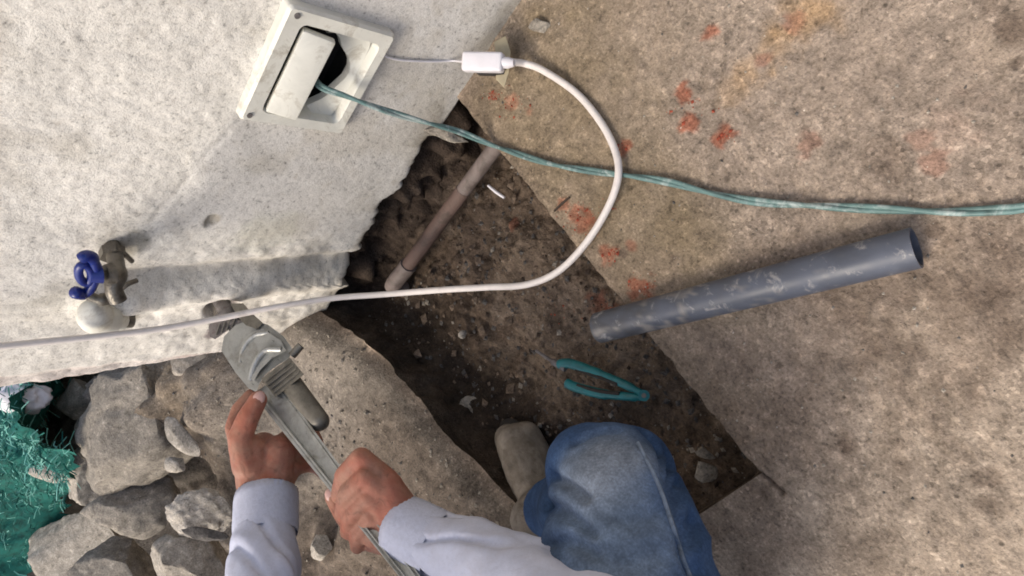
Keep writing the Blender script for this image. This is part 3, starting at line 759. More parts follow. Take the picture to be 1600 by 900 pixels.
w = (.7 * sst(.35, .8, q2 + .5 * q1) * sst(1.1, .3, tl_))[:, None]; pcx = pcx * (1 - w) + np.array([.22, .205, .19]) * w
colattr(o, pcx)
settle(pp)

# ------------------------------------------------------------------ old pipe in the pit
op = empty('buried_pipe', V(onz(700, 340, -.05)), label='old muddy brown water pipe crossing the pit under the broken wall', category='pipe')
p0, p1, p2, p3 = onz(614, 447, -.07), onz(630, 425, -.068), onz(722, 300, -.045), onz(770, 236, -.030)
tube('pipe_run', [p1 + (p2 - p1) * t for t in np.linspace(-.05, 1.02, 24)], .0125, M['old_pipe'], op, 18)
tube('coupling', [p2 + (p3 - p2) * t for t in np.linspace(-.02, 1.3, 12)], .0118, M['old_pipe_light'], op, 18)
tube('elbow', spline([p0 + np.array([0, -.01, -.03]), p0, p1 + (p2 - p1) * .02, p1 + (p2 - p1) * .10], 5), [.015] * 16, M['old_pipe_light'], op, 18)
settle(op)

# ------------------------------------------------------------------ teal tool in the pit
tp = empty('teal_pliers', V(onz(950, 595, -.08)), label='small pliers with long teal handles lying in the pit', category='pliers')
q = lambda x, y, z=-.070: onz(x, y, z)
tube('handle', spline([q(872, 570), q(890, 568), q(925, 580), q(968, 597), q(1005, 615, -.072)], 8), [.0045] + [.0073] * 18 + [.0060] * 10 + [.0045] * 4, M['teal'], tp, 12)
tube('handle', spline([q(884, 598), q(900, 605), q(938, 615), q(975, 619), q(1010, 622, -.074)], 8), [.0045] + [.0073] * 18 + [.0060] * 10 + [.0045] * 4, M['teal'], tp, 12)
tube('pivot', [q(1006, 618, -.078), q(1006, 618, -.062)], .0075, M['teal'], tp, 14)
tube('rivet', [q(1006, 618, -.064), q(1006, 618, -.060)], .0032, M['steel'], tp, 12)
tube('shade_strip', spline([q(900, 577, -.0665), q(930, 587, -.0645), q(965, 600, -.0655)], 6), .0026, M['sole'], tp, 8)  # dark strips standing in for the shade between the handles
tube('shade_strip', spline([q(902, 602, -.0665), q(935, 611, -.0645), q(968, 615, -.0655)], 6), .0026, M['sole'], tp, 8)
tube('jaw', spline([q(884, 576), q(866, 566), q(838, 548, -.078)], 5), [.0055] * 6 + [.0025] * 5, M['rust'], tp, 8)
settle(tp)

# ------------------------------------------------------------------ garden tap
tap = empty('garden_tap', (.02, -.28, .385), label='brass tap with blue butterfly handle on a white elbow in the wall', category='tap')
X0 = .045
bc = onx(176, 432, X0)
tube('body', spline([np.array([-.01, bc[1] + .012, bc[2] - .008]), bc + [-.01, .006, -.006], bc + [.012, -.008, 0], bc + [.022, -.022, -.006]], 6), [.010] * 7 + [.0125, .0132, .0132, .0125, .0112, .0105] + [.0105] * 6, M['bronze'], tap, 16)
tube('hex_nut', [np.array([.006, bc[1] + .008, bc[2] - .007]), np.array([.018, bc[1] + .006, bc[2] - .006])], .0155, M['bronze'], tap, 6)
st0 = onx(176, 428, X0 + .004); st1 = onx(148, 430, X0 + .006)
tube('stem', [st0, st0 + (st1 - st0) * .45, st0 + (st1 - st0) * .46, st1], [.0145, .0125, .006, .006], M['bronze'], tap, 8)
hc = onx(133, 428, X0 + .008)
# handle: hub plate + two wings and an open eye
e_up = onx(127, 400, X0 + .008) - onx(139, 458, X0 + .008); e_up /= np.linalg.norm(e_up)
e_n = hc - CAM; e_n /= np.linalg.norm(e_n); e_r = np.cross(e_n, e_up)
hub = [hc + (e_r * math.cos(t) * .0105 + e_up * math.sin(t) * .018) for t in np.linspace(0, 2 * math.pi, 25)]
parts = []
o = tube('handle', hub, .0052, M['blue'], tap, 10)
w1 = spline([onx(150, 420, X0 + .008), onx(145, 404, X0 + .010), onx(135, 400, X0 + .012), onx(126, 405, X0 + .012)], 6)
w2 = spline([onx(150, 432, X0 + .008), onx(142, 450, X0 + .008), onx(130, 459, X0 + .008), onx(114, 456, X0 + .012)], 6)
tube('wing', w1, [.006] * 6 + [.0072] * 6 + [.0072] * 6 + [.005], M['blue'], tap, 12)
tube('wing', w2, [.006] * 6 + [.0065] * 6 + [.0078] * 6 + [.005], M['blue'], tap, 12)
tube('hub', [onx(158, 426, X0 + .007), onx(140, 428, X0 + .007)], [.0135, .0105], M['blue'], tap, 14)
tube('bracket', spline([onx(172, 392, .012), onx(188, 392, .016), onx(206, 408, .01)], 6), .0035, M['bronze'], tap, 8)
tube('bracket', spline([onx(180, 462, .016), onx(196, 446, .014), onx(214, 438, .008)], 6), .0035, M['bronze'], tap, 8)
tube('outlet', spline([onx(138, 462, .04), onx(160, 468, .046), onx(188, 458, .036)], 6), [.006] * 5 + [.0085] * 5 + [.007] * 3, M['bronze'], tap, 12)
tube('elbow', spline([onx(184, 500, .012), onx(168, 500, .022), onx(150, 496, .026), onx(146, 476, .03)], 7), [.0165] * 7 + [.0225] * 8 + [.0225, .022, .021, .019, .016, .011, .004], M['ivory'], tap, 18)
tube('collar', [onx(196, 500, .010), onx(206, 500, .010)], .0115, M['bronze'], tap, 14)
settle(tap)

# ------------------------------------------------------------------ pipe stub and wrench
stub = empty('pipe_stub', (.0, -.37, .19), label='short rusty pipe stub sticking out of the wall, gripped by the wrench', category='pipe')
s0, s1 = np.array([-.03, -.374, .19]), at(368, 508, 1.058)
tube('stub_pipe', [s0 + (s1 - s0) * t for t in np.linspace(0, 1.06, 8)], .0125, M['rust'], stub, 16)
tube('collar', [s0 + (s1 - s0) * .60, s0 + (s1 - s0) * .85], .016, M['rust'], stub, 8)
settle(stub)
U = np.array([.61, .79])
def D(px, py): return 1.05 - .30 * ((px - 370) * U[0] + (py - 510) * U[1]) / 464
def Wp(px, py, off=0.0): return at(px, py, D(px, py) + off)
wr = empty('pipe_wrench', V(Wp(430, 600)), label='heavy grey pipe wrench with knurled nut held by both hands', category='wrench')
tv = lambda x, y: ray(x, y) / np.linalg.norm(ray(x, y))
def plate(name, outline, th, mat, off=0.0, bev=.003, seg=2):
    v, f = extrude_poly([Wp(x, y, off) for x, y in outline], tv(*outline[0]) * th, 0.0)
    o = mesh_np(name, v, f, mat, wr); fix_normals(o); return bevel_obj(o, bev, seg, 35)
plate('housing', [(346, 548), (350, 526), (368, 508), (392, 500), (418, 508), (442, 526), (456, 546), (450, 560), (430, 572), (414, 584), (404, 600), (400, 612), (388, 606), (368, 582)], .015, M['alu'], 0, .007, 3)
plate('housing_boss', [(372, 548), (384, 522), (410, 514), (438, 532), (446, 548), (424, 560), (406, 578), (396, 596), (384, 582)], .009, M['alu'], -.018, .006, 3)
tube('housing_ridge', spline([Wp(392, 594, -.020), Wp(398, 570, -.028), Wp(414, 548, -.030), Wp(440, 546, -.024)], 6), .0045, M['alu'], wr, 10)
tube('housing_ridge', spline([Wp(376, 566, -.018), Wp(382, 542, -.026), Wp(398, 524, -.028), Wp(420, 520, -.022)], 6), .0038, M['alu'], wr, 10)
tube('adjusting_bolt', [Wp(456, 556, -.012), Wp(470, 540, -.012)], .006, M['steel'], wr, 10)
plate('hook_jaw', [(326, 510), (334, 494), (350, 486), (362, 492), (372, 500), (390, 504), (380, 514), (362, 512), (350, 520), (336, 530), (328, 526)], .010, M['rust'], .002, .003)
plate('jaw_neck', [(360, 474), (380, 474), (392, 488), (410, 504), (402, 514), (384, 508), (370, 494)], .011, M['steel'], -.008, .004)
for k in range(4):
    tube('jaw_tooth', [Wp(338 + k * 8, 524 - k * 4, -.010), Wp(344 + k * 8, 506 - k * 3, -.010)], .0014, M['steel'], wr, 6)
plate('nut', [(408, 592), (452, 559), (474, 585), (430, 620)], .017, M['steel'], -.016, .004, 2)
for k in range(4):
    t = (k + 1) / 5
    a_ = (408 + 22 * t, 592 + 28 * t); b_ = (452 + 22 * t, 559 + 26 * t)
    tube('nut_ridge', [Wp(a_[0] + 2, a_[1] - 1, -.034), Wp(b_[0] - 2, b_[1] + 1, -.034)], .0012, M['steel'], wr, 6)
v, f = capsule(Wp(448, 590, -.012), Wp(499, 658, -.012), .0150, .0135, 20, 5); o = mesh_np('shank', v, f, M['steel'], wr)
tube('shank_groove', [Wp(452, 600, -.026), Wp(492, 652, -.024)], .0035, M['alu'], wr, 8)
# I-beam handle
def beam(name, c0, c1, w0, w1, th, mat, off, bev=.002):
    n_ = np.array([.79, -.61]); c0 = np.array(c0, float); c1 = np.array(c1, float)
    pts = [c0 + n_ * w0, c1 + n_ * w1, c1 - n_ * w1, c0 - n_ * w0]
    return plate(name, [tuple(p) for p in pts], th, mat, off, bev)
beam('handle_web', (412, 604), (664, 930), 19, 7, .006, M['alu'], 0.0)
beam('handle_flange', (398, 612), (658, 938), 4.8, 3.6, .0125, M['alu'], 0.0, .004)
beam('handle_flange', (428, 594), (671, 926), 4.8, 3.6, .0125, M['alu'], 0.0, .004)
plate('handle_yoke', [(418, 612), (436, 606), (452, 634), (468, 664), (492, 684), (474, 690), (452, 674), (436, 652)], .0125, M['alu'], -.003, .004)
v, f = capsule(Wp(660, 928), Wp(668, 938), .016, .014, 16, 4); mesh_np('handle_end', v, f, M['alu'], wr)
settle(wr)

# ------------------------------------------------------------------ the worker
person = empty('person', (.95, -.35, 0), label='crouching worker in lavender grey sweatshirt and blue jeans turning a pipe wrench', category='person')
DL, DR = .045, .010
def PL(x, y, d): return at(x, y, d + DL)
def PR(x, y, d): return at(x, y, d + DR)
B = []
def chain(pts, rad):
    for i in range(len(pts) - 1): B.append(capsule(pts[i], pts[i + 1], rad[i], rad[i + 1]))
S = 1.0
# left hand (holds the wrench from the left of the picture)
elbL = PL(405, 1180, .66); wrL = PL(418, 792, .875)
chain([elbL, PL(408, 960, .77), PL(414, 860, .835), wrL, PL(416, 765, .885)], [.026, .026, .025, .0275, .029])
B.append(capsule(PL(400, 752, .890), PL(392, 705, .893), .0270, .0240))
B.append(capsule(PL(430, 752, .895), PL(436, 706, .905), .0270, .0240))
B.append(capsule(PL(414, 745, .900), PL(412, 700, .912), .0270, .0220))
B.append(capsule(PL(444, 740, .905), PL(446, 712, .915), .0200, .0190))
chain([PL(386, 728, .882), PL(375, 684, .880), PL(388, 652, .882), PL(403, 625, .888)], [.0205, .0170, .0150, .0125])    # thumb
chain([PL(376, 700, .905), PL(366, 668, .920), PL(374, 640, .932), PL(392, 618, .940)], [.0150, .0130, .0115, .0100])    # index
chain([PL(444, 690, .918), PL(468, 672, .945), PL(486, 676, .962), PL(494, 690, .955)], [.0140, .0125, .0115, .0100])    # middle
chain([PL(452, 710, .912), PL(478, 698, .940), PL(496, 700, .952), PL(505, 712, .942)], [.0135, .0120, .0110, .0095])    # ring
chain([PL(456, 732, .905), PL(478, 726, .930), PL(494, 728, .935), PL(503, 738, .922)], [.0125, .0110, .0100, .0085])    # little
# right hand
elbR = at(985, 1040, .52); wrR = PR(648, 832, .775)
chain([elbR, PR(865, 935, .600), PR(780, 886, .668), PR(700, 856, .735), wrR, PR(628, 826, .783)], [.024, .024, .024, .025, .0280, .030])
B.append(capsule(PR(630, 815, .785), PR(606, 762, .782), .0270, .0190))
B.append(capsule(PR(628, 826, .787), PR(603, 790, .785), .0280, .0210))
B.append(capsule(PR(622, 835, .790), PR(598, 812, .790), .0270, .0210))
B.append(capsule(PR(616, 838, .796), PR(590, 832, .796), .0240, .0200))
chain([PR(604, 752, .782), PR(564, 716, .784), PR(538, 744, .797), PR(530, 774, .814)], [.0148, .0128, .0120, .0102])    # index
chain([PR(606, 774, .778), PR(571, 746, .773), PR(542, 775, .785), PR(536, 802, .804)], [.0148, .0130, .0120, .0104])    # middle
chain([PR(604, 796, .779), PR(577, 777, .774), PR(549, 806, .786), PR(544, 830, .806)], [.0142, .0124, .0115, .0100])    # ring
chain([PR(600, 820, .784), PR(582, 808, .779), PR(560, 836, .792), PR(558, 854, .812)], [.0132, .0112, .0104, .0090])    # little
chain([PR(612, 845, .805), PR(572, 838, .822), PR(540, 806, .836), PR(521, 776, .838)], [.0190, .0160, .0135, .0110])    # thumb
# arms, trunk, head, legs (under the clothes)
shL, shR = np.array([.70, -.62, .64]), np.array([.95, -.27, .64])
chest = np.array([.90, -.49, .60]); pelvis = np.array([1.14, -.66, .30]); neck = np.array([.82, -.44, .74]); head = np.array([.765, -.40, .84])
chain([shL, elbL], [.035, .026]); chain([shR, elbR], [.035, .024])
chain([pelvis, chest, neck, head], [.08, .08, .048, .06]); chain([shL, chest, shR], [.035, .07, .035])
fw = np.array([-.72, .55, -.42]); fw /= np.linalg.norm(fw); hup = np.array([-.35, .27, .90]); hup = hup - fw * (hup @ fw); hup /= np.linalg.norm(hup); hr = np.cross(fw, hup)
HA = np.stack([fw, hr, hup], 1)
B.append(ball(head, .1, (.95, .76, 1.15), HA, 3)); B.append(ball(head + fw * .03 - hup * .06, .06, (.9, .85, .8), HA, 2))
B.append(capsule(head + fw * .092 + hup * .008, head + fw * .112 - hup * .022, .008, .013))
for s in (-1, 1):
    B.append(ball(head + hr * s * .076 - hup * .005, .026, (.6, .35, 1.0), HA, 2))
kneeR = at(962, 742, .63); hipR = np.array([1.12, -.54, .30]); ankR = onz(858, 800, -.035); toeR = onz(806, 690, -.075)
hipL = np.array([1.02, -.72, .30]); kneeL = np.array([.74, -.74, .085]); ankL = np.array([1.02, -1.00, .05]); toeL = ankL + np.array([.10, -.06, -.03])
chain([hipR, at(985, 930, .64), at(958, 780, .70), at(900, 792, .82), ankR, toeR], [.05, .04, .030, .028, .024, .018]); chain([hipL, kneeL, ankL, toeL], [.05, .035, .025, .018])
body = remeshed('body', B, .0021, M['skin'], person, 3, lambda co: .0005 * fbm(co[:, 0], co[:, 1], co[:, 2], 60, 3, 150))
# nails
def nail(tip, prev, face, r):
    t = tip - prev; t /= np.linalg.norm(t); n_ = face - t * (face @ t); n_ /= np.linalg.norm(n_); s_ = np.cross(t, n_)
    v, f = ball(tip + n_ * r * .72 + t * r * .25, r, (.95, .72, .30), np.stack([t, s_, n_], 1), 2); mesh_np('nail', v, f, M['nail'], person)
toc = lambda p: (CAM - p) / np.linalg.norm(CAM - p)
t_ = PL(403, 625, .888); nail(t_, PL(388, 652, .882), toc(t_), .0115)
t_ = PR(521, 776, .838); nail(t_, PR(540, 806, .836), toc(t_) + np.array([-.3, -.3, 0]), .0105)

def folds(amp, f, s): return lambda co: amp * fbm(co[:, 0], co[:, 1], co[:, 2], f, 3, s) * .7
# sweatshirt
Sh = []
def ch2(L_, pts, rad):
    for i in range(len(pts) - 1): L_.append(capsule(pts[i], pts[i + 1], rad[i], rad[i + 1], 20, 5))
ch2(Sh, [PL(417, 804, .873), PL(414, 845, .850), PL(410, 880, .825), PL(405, 960, .775), elbL, shL], [.0385, .0412, .0430, .0460, .058, .075])
ch2(Sh, [PR(652, 836, .772), PR(700, 856, .735), PR(780, 886, .668), PR(865, 935, .600), elbR, shR], [.0355, .0372, .0385, .0400, .052, .075])
for k, (x, y, d, r) in enumerate(((414, 862, .842, .045), (425, 905, .812, .046))):
    Sh.append(ball(PL(x, y, d), r, (1, 1, .55), None, 3))
ch2(Sh, [pelvis + (chest - pelvis) * .12, pelvis + (chest - pelvis) * .6, chest, neck - (neck - chest) * .35], [.145, .145, .13, .075]); ch2(Sh, [shL, chest, shR], [.075, .12, .075])
def shirt_disp(co):
    cam_ = (co - CAM) @ RM; px = 800 + F * cam_[:, 0] / np.maximum(cam_[:, 2], .05)
    return .0040 * fbm(co[:, 0], co[:, 1], co[:, 2], 18, 3, 110) + .0014 * (1 - 2 * np.abs(vn(co[:, 0] * 34, co[:, 1] * 20, co[:, 2] * 34, 6))) - .0065 * np.exp(-(vn(co[:, 0] * 13, co[:, 1] * 13, co[:, 2] * 30, 5) / .13) ** 2)
shirt = remeshed('sweatshirt', Sh, .0042, M['shirt'], person, 4, shirt_disp)
def cuff(p0, p1, r0, r1, name='cuff'):
    p0 = np.array(p0); p1 = np.array(p1); t = p1 - p0
    prof = [(.34, .80), (.16, .84), (.04, .88), (-.01, .94), (.03, 1.0), (.2, 1.01), (.5, 1.0), (.8, 1.0), (1.0, .97)]
    vv, ff = tube_arrays([p0 + t * a for a, _ in prof], [(r0 + (r1 - r0) * max(a, 0)) * q for a, q in prof], 72, caps=False)
    vv = np.array(vv); ax_ = t / np.linalg.norm(t); rel = vv - p0; rad = rel - np.outer(rel @ ax_, ax_); ln = np.linalg.norm(rad, axis=1, keepdims=True)
    u1 = np.cross(ax_, [0, 0, 1.0]); u1 /= np.linalg.norm(u1); u2 = np.cross(ax_, u1); ang = np.arctan2(rad @ u2, rad @ u1)
    vv = vv + rad / ln * (.0004 * np.cos(36 * ang) + .0012 * fbm(np.cos(ang) * 2, np.sin(ang) * 2, rel @ ax_ * 30, 1, 2, 9))[:, None]
    return mesh_np(name, vv, ff, M['cuff'], person)
cuff(PL(417, 768, .892), PL(415, 836, .854), .0405, .0418)
cuff(PR(628, 824, .783), PR(692, 856, .744), .0368, .0378)
# jeans
Jn = []
ch2(Jn, [hipR, at(1020, 1150, .60), at(985, 930, .630), at(975, 850, .655), at(962, 790, .675), at(953, 748, .700)], [.105, .092, .0820, .0765, .0700, .0600])
ch2(Jn, [at(955, 750, .705), at(942, 772, .75), at(900, 792, .82), onz(866, 796, .01)], [.058, .047, .042, .040])
ch2(Jn, [at(926, 732, .715), at(982, 734, .710)], [.050, .048])
ch2(Jn, [hipL, kneeL, ankL], [.105, .07, .05]); ch2(Jn, [pelvis, hipR], [.135, .105]); ch2(Jn, [pelvis, hipL], [.135, .105])
def jean_disp(co):
    k = at(953, 748, .70); h = at(1010, 1150, .60); u = h - k; u = u / np.linalg.norm(u)
    rel = co - k; al = rel @ u; rad = rel - np.outer(al, u); out = rad @ RM[:, 0]; dn = np.linalg.norm(rel, axis=1)
    side = sst(.02, .07, np.abs(out))
    f1 = 1 - np.abs(vn(al * 26 + out * 9, rad[:, 1] * 6, 0 * al, 77) + .5 * vn(al * 9, out * 14, rad[:, 2] * 8, 78)) * 2
    f2 = 1 - np.abs(vn(co[:, 0] * 15, co[:, 1] * 15, co[:, 2] * 30, 79)) * 2
    calf = sst(.06, .12, ((co - k) @ RM[:, 2]))
    return .0022 * fbm(co[:, 0], co[:, 1], co[:, 2], 14, 4, 120) + (.0015 + .0055 * side * sst(.0, .06, al)) * np.clip(f1, -1, 1) + .005 * calf * np.clip(f2, -1, 1)
jeans = remeshed('jeans', Jn, .0042, M['denim'], person, 5, jean_disp)
jb0 = BVHTree.FromPolygons([v.co for v in jeans.data.vertices], [tuple(p.vertices) for p in jeans.data.polygons])
def drape(bv, pxs, lift):
    out = []
    for x, y in pxs:
        h = bv.ray_cast(V(CAM), V(ray(x, y)).normalized())
        if h[0] is not None: out.append(np.array(h[0] + h[1] * lift))
    return out
nj = len(jeans.data.vertices); co = np.zeros(nj * 3); jeans.data.vertices.foreach_get('co', co); co = co.reshape(-1, 3)
no = np.zeros(nj * 3); jeans.data.vertices.foreach_get('normal', no); no = no.reshape(-1, 3)
crease = np.zeros(nj)
for path, dep, wid in (([(858, 742), (885, 752), (915, 775)], .006, .006), ([(852, 790), (885, 800), (925, 830)], .007, .007), ([(850, 850), (890, 845), (930, 862)], .006, .007),
                       ([(1040, 690), (1052, 730), (1050, 775)], .006, .006), ([(1068, 740), (1060, 785), (1075, 830)], .007, .007), ([(1092, 800), (1070, 850), (1085, 892)], .006, .008),
                       ([(1000, 668), (1030, 700), (1040, 745)], .004, .005), ([(900, 690), (930, 676), (965, 672)], .003, .006), ([(940, 800), (985, 812), (1030, 800)], .0022, .009), ([(930, 860), (975, 880), (1025, 865)], .0025, .010)):
    q = drape(jb0, [(p[0], p[1]) for p in spline([(a, b, 0) for a, b in path], 5)], 0)
    for a, b in zip(q[:-1], q[1:]):
        ab = b - a; t = np.clip(((co - a) @ ab) / (ab @ ab), 0, 1); d2 = np.linalg.norm(co - (a + t[:, None] * ab), axis=1)
        crease = np.maximum(crease, 1.7 * dep * np.exp(-(d2 / wid) ** 2))
co = co - no * crease[:, None]; jeans.data.vertices.foreach_set('co', co.ravel()); jeans.data.update()
nz = fbm(co[:, 0], co[:, 1], co[:, 2], 12, 4, 130)
jc = np.tile(np.array([.036, .068, .140]), (nj, 1))
# worn, faded knee and thigh front
a_, b_ = at(940, 730, .64), at(960, 950, .56); ab = b_ - a_; t = np.clip(((co - a_) @ ab) / (ab @ ab), 0, 1)
dd = np.linalg.norm(co - (a_ + t[:, None] * ab), axis=1)
w = (.85 * sst(.090, .030, dd + .020 * nz))[:, None]; jc = jc * (1 - w) + np.array([.165, .215, .290]) * w
w = (.45 * sst(.07, .02, np.linalg.norm(co - at(945, 735, .64), axis=1) + .02 * nz))[:, None]; jc = jc * (1 - w) + np.array([.24, .245, .25]) * w
# seam line down the outer side
s0_, s1_, s2_ = at(1000, 700, .62), at(1050, 790, .585), at(1098, 900, .53)
for A0, A1 in ((s0_, s1_), (s1_, s2_)):
    ab = A1 - A0; t = ((co - A0) @ ab) / (ab @ ab); tt = np.clip(t, 0, 1)
colattr(jeans, jc)
for nm, off in (('seam', 0),):
    pass
# stitched side seam, laid on the cloth by a nearest-surface look-up
jb = BVHTree.FromPolygons([v.co for v in jeans.data.vertices], [tuple(p.vertices) for p in jeans.data.polygons])
def bvh_of(o): return BVHTree.FromPolygons([v.co for v in o.data.vertices], [tuple(p.vertices) for p in o.data.polygons])
def drape(bv, pxs, lift):
    out = []
    for x, y in pxs:
        d_ = V(ray(x, y)).normalized(); h = bv.ray_cast(V(CAM), d_)
        if h[0] is not None: out.append(np.array(h[0] + h[1] * lift))
    return out
M['seam'] = mat_simple('denim_seam', (.17, .21, .27), .9, .1, var=.4, vs=150, bs=.4)
sm = drape(jb, [(996 + 88 * t + 5 * math.sin(5 * t), 694 + 212 * t) for t in np.linspace(0, 1.0, 26)], .0008)
if len(sm) > 6: tube('seam', spline(sm, 3), .0026, M['seam'], person, 8, .7)
# shoe
Sv = []
ch2(Sv, [onz(806, 692, -.070), onz(826, 735, -.060), onz(850, 790, -.052)], [.031, .036, .035]); ch2(Sv, [onz(795, 686, -.078), onz(806, 720, -.078)], [.024, .026])
Sv.append(capsule(onz(822, 684, -.080), onz(846, 738, -.080), .026, .028)); ch2(Sv, [onz(850, 790, -.052), ankR + np.array([0, 0, .03])], [.036, .036])
shoe = remeshed('shoe', Sv, .003, M['shoe'], person, 6, lambda co: .0012 * fbm(co[:, 0], co[:, 1], co[:, 2], 40, 3, 140))
Sv = []; ch2(Sv, [onz(800, 686, -.100), onz(826, 735, -.100), onz(856, 800, -.100)], [.034, .037, .034]); Sv = [([np.array([p[0], p[1], -.100 + (p[2] + .100) * .28]) for p in v], f) for v, f in Sv]
v, f = merged(Sv); mesh_np('shoe_sole', v, f, M['sole'], person)
Sv = []; ch2(Sv, [toeL, ankL], [.035, .04]); v, f = merged(Sv); mesh_np('shoe', v, f, M['shoe'], person)
# hair and eyes (head is above the picture's lower edge, seen only from other places)
v, f = ball(head + hup * .022 - fw * .014, .104, (.98, .80, 1.08), HA, 3)
v, f = ball(head + hup * .030 - fw * .022, .103, (.98, .82, 1.08), HA, 3)
mesh_np('hair', v, f, M['hair'], person)
for s in (-1, 1):
    v, f = ball(head + fw * .082 + hr * s * .031 + hup * .006, .0115, (1, 1, 1), None, 2); mesh_np('eye', v, f, M['white_plastic'], person)
    v, f = ball(head + fw * .0905 + hr * s * .031 + hup * .006, .0055, (1, 1, 1), None, 2); mesh_np('iris', v, f, M['hair'], person)
    v, f = ball(head + fw * .086 + hr * s * .031 + hup * .020, .013, (.5, 1, .25), HA, 2); mesh_np('eyebrow', v, f, M['hair'], person)
M['lip'] = mat_simple('lips', (.30, .11, .09), .5, .3)
v, f = ball(head + fw * .083 - hup * .058, .022, (.35, 1.0, .28), HA, 2); mesh_np('mouth', v, f, M['lip'], person)
settle(person)

# ------------------------------------------------------------------ rubble, stones
def rock(name, px, py, w, h, z, mat, label, cat='stone', group=None, seed=0, turn=0, thick=.7, lumps=.16, cuts=7, sub=4):
    c = onz(px, py, z); dep = (c - CAM) @ RM[:, 2] if False else float(((c - CAM) @ RM)[2])
    rw, rh = w / 2 / F * dep, h / 2 / F * dep
    R3 = RM.copy()          # columns: camera right, down, forward in world
    ex, ey, ez = R3[:, 0], R3[:, 1], R3[:, 2]
    ca, sa = math.cos(math.radians(turn)), math.sin(math.radians(turn))
    e1 = ex * ca + ey * sa; e2 = -ex * sa + ey * ca
    r = np.random.RandomState(seed + 11)
    bm = bmesh.new(); bmesh.ops.create_icosphere(bm, subdivisions=sub, radius=1.0)
    P = np.array([v.co[:] for v in bm.verts]); f = [tuple(x.index for x in q.verts) for q in bm.faces]; bm.free()
    for k in range(cuts + 5):
        n_ = r.normal(size=3); n_ /= np.linalg.norm(n_); d_ = r.uniform(.50, .80); q_ = P @ n_ - d_; P = P - np.outer(np.clip(q_, 0, None), n_) * .97
    nn = P / np.linalg.norm(P, axis=1, keepdims=True)
    P = P + nn * (lumps * .28 * fbm(P[:, 0] + seed, P[:, 1], P[:, 2], 1.6, 3, seed) + lumps * .22 * fbm(P[:, 0] + seed, P[:, 1], P[:, 2], 6, 3, seed + 4))[:, None]
    P = P * 1.24
    wv_ = np.outer(P[:, 0] * rw, e1) + np.outer(P[:, 1] * rh, e2) + np.outer(P[:, 2] * min(rw, rh) * thick, ez)
    o = mesh_np(name, wv_, f, mat); o.location = V(c); shade_auto(o, 38)
    tag(o, label, cat, group); return o
G = 'broken concrete lumps in the rubble heap'
rock('concrete_lump', 222, 645, 235, 165, .13, M['rock'], 'largest grey concrete lump, beside the green netting below the wall end', 'rubble', G, 1, -35, .8, .22, 6, 5)
rock('concrete_lump', 322, 592, 140, 84, .06, M['rock'], 'tan stained concrete lump left of the wrench jaw and thumb', 'rubble', G, 2, 20, .6, .2, 6, 5)
rock('concrete_lump', 122, 868, 180, 128, .13, M['rock'], 'wide flat concrete lump in the lower left corner of the photo', 'rubble', G, 3, -40, .6, .16, 5, 5)
rock('concrete_lump', 207, 787, 128, 96, .14, M['rock'], 'rounded brown grey lump above the black gap in the rubble', 'rubble', G, 4, -10, .9, .2, 7, 5)
rock('concrete_lump', 180, 892, 130, 92, .16, M['rock'], 'faceted pale grey block at the bottom edge under the black gap', 'rubble', G, 35, 10, .9, .12, 8, 5)
rock('concrete_lump', 300, 885, 118, 100, .14, M['rock'], 'round speckled grey lump at the bottom edge beside the left sleeve', 'rubble', G, 6, 0, .9, .14, 6, 5)
rock('concrete_lump', 318, 806, 96, 62, .12, M['rock_light'], 'pale crumbly chunk touching the left sleeve cuff', 'rubble', G, 7, 12, .8, .3, 8, 5)
rock('concrete_lump', 156, 742, 110, 86, .13, M['rock'], 'concrete lump between the netting and the rounded brown lump', 'rubble', G, 17, -40, .8, .2, 6, 5)
rock('concrete_lump', 128, 622, 66, 62, .16, M['rock'], 'small grey lump touching the netting under the wall edge', 'rubble', G, 41, 15, .8, .2, 7, 4)
rock('stone_shard', 283, 682, 70, 30, .13, M['rock_light'], 'white pointed shard lying in the dark hollow of the rubble', 'stone', None, 8, 42, .5, .12, 9, 3)
rock('stone_shard', 273, 726, 36, 26, .13, M['rock_light'], 'small grey three cornered shard below the white shard', 'stone', None, 9, 20, .5, .1, 9, 3)
rock('stone', 140, 672, 36, 50, .18, M['rock'], 'egg shaped grey stone at the right edge of the netting', 'stone', None, 12, 20, .8, .2, 7, 4)
rock('stone', 84, 740, 62, 26, .22, M['rock_light'], 'pale flat stone lying on the netting under the dark crevice piece', 'stone', None, 13, 5, .8, .25, 7, 4)
rock('stone', 92, 716, 66, 28, .22, M['rock_dark'], 'dark brown piece filling the crevice above the pale flat stone on the netting', 'stone', None, 14, 5, .8, .25, 7, 4)  # added dark body standing in for a crevice
rock('stone', 322, 836, 66, 20, .15, M['rock_dark'], 'black narrow piece between two grey lumps beside the left sleeve', 'stone', None, 15, 12, .8, .2, 7, 3)  # narrow black piece laid between the two lumps
rock('stone', 148, 797, 18, 30, .19, M['rock_light'], 'tiny white chip on the rubble left of the rounded brown lump', 'stone', None, 16, -20, .6, .1, 7, 3)
rock('stone', 501, 855, 38, 30, .015, M['rock_light'], 'small pale stone on the ground between the two forearms', 'stone', None, 21, 25, .8, .2, 7, 4)
rock('stone', 1100, 737, 36, 32, -.075, M['rock_light'], 'white square chip in the pit corner beside the jeans', 'stone', None, 22, 30, .5, .06, 8, 3)
rock('stone', 1102, 708, 30, 16, -.08, M['rock'], 'small grey green chip just above the white square chip', 'stone', None, 23, 20, .6, .2, 7, 3)
rock('stone', 845, 42, 34, 22, .004, M['rock'], 'pale lump of mortar on the floor at the wall foot above the cable joint', 'stone', None, 24, 20, .7, .3, 7, 3)
rock('stone', 690, 630, 24, 18, -.09, M['rock'], 'small buff stone on the pit bottom left of the shoe', 'stone', None, 26, 0, .7, .2, 7, 3)
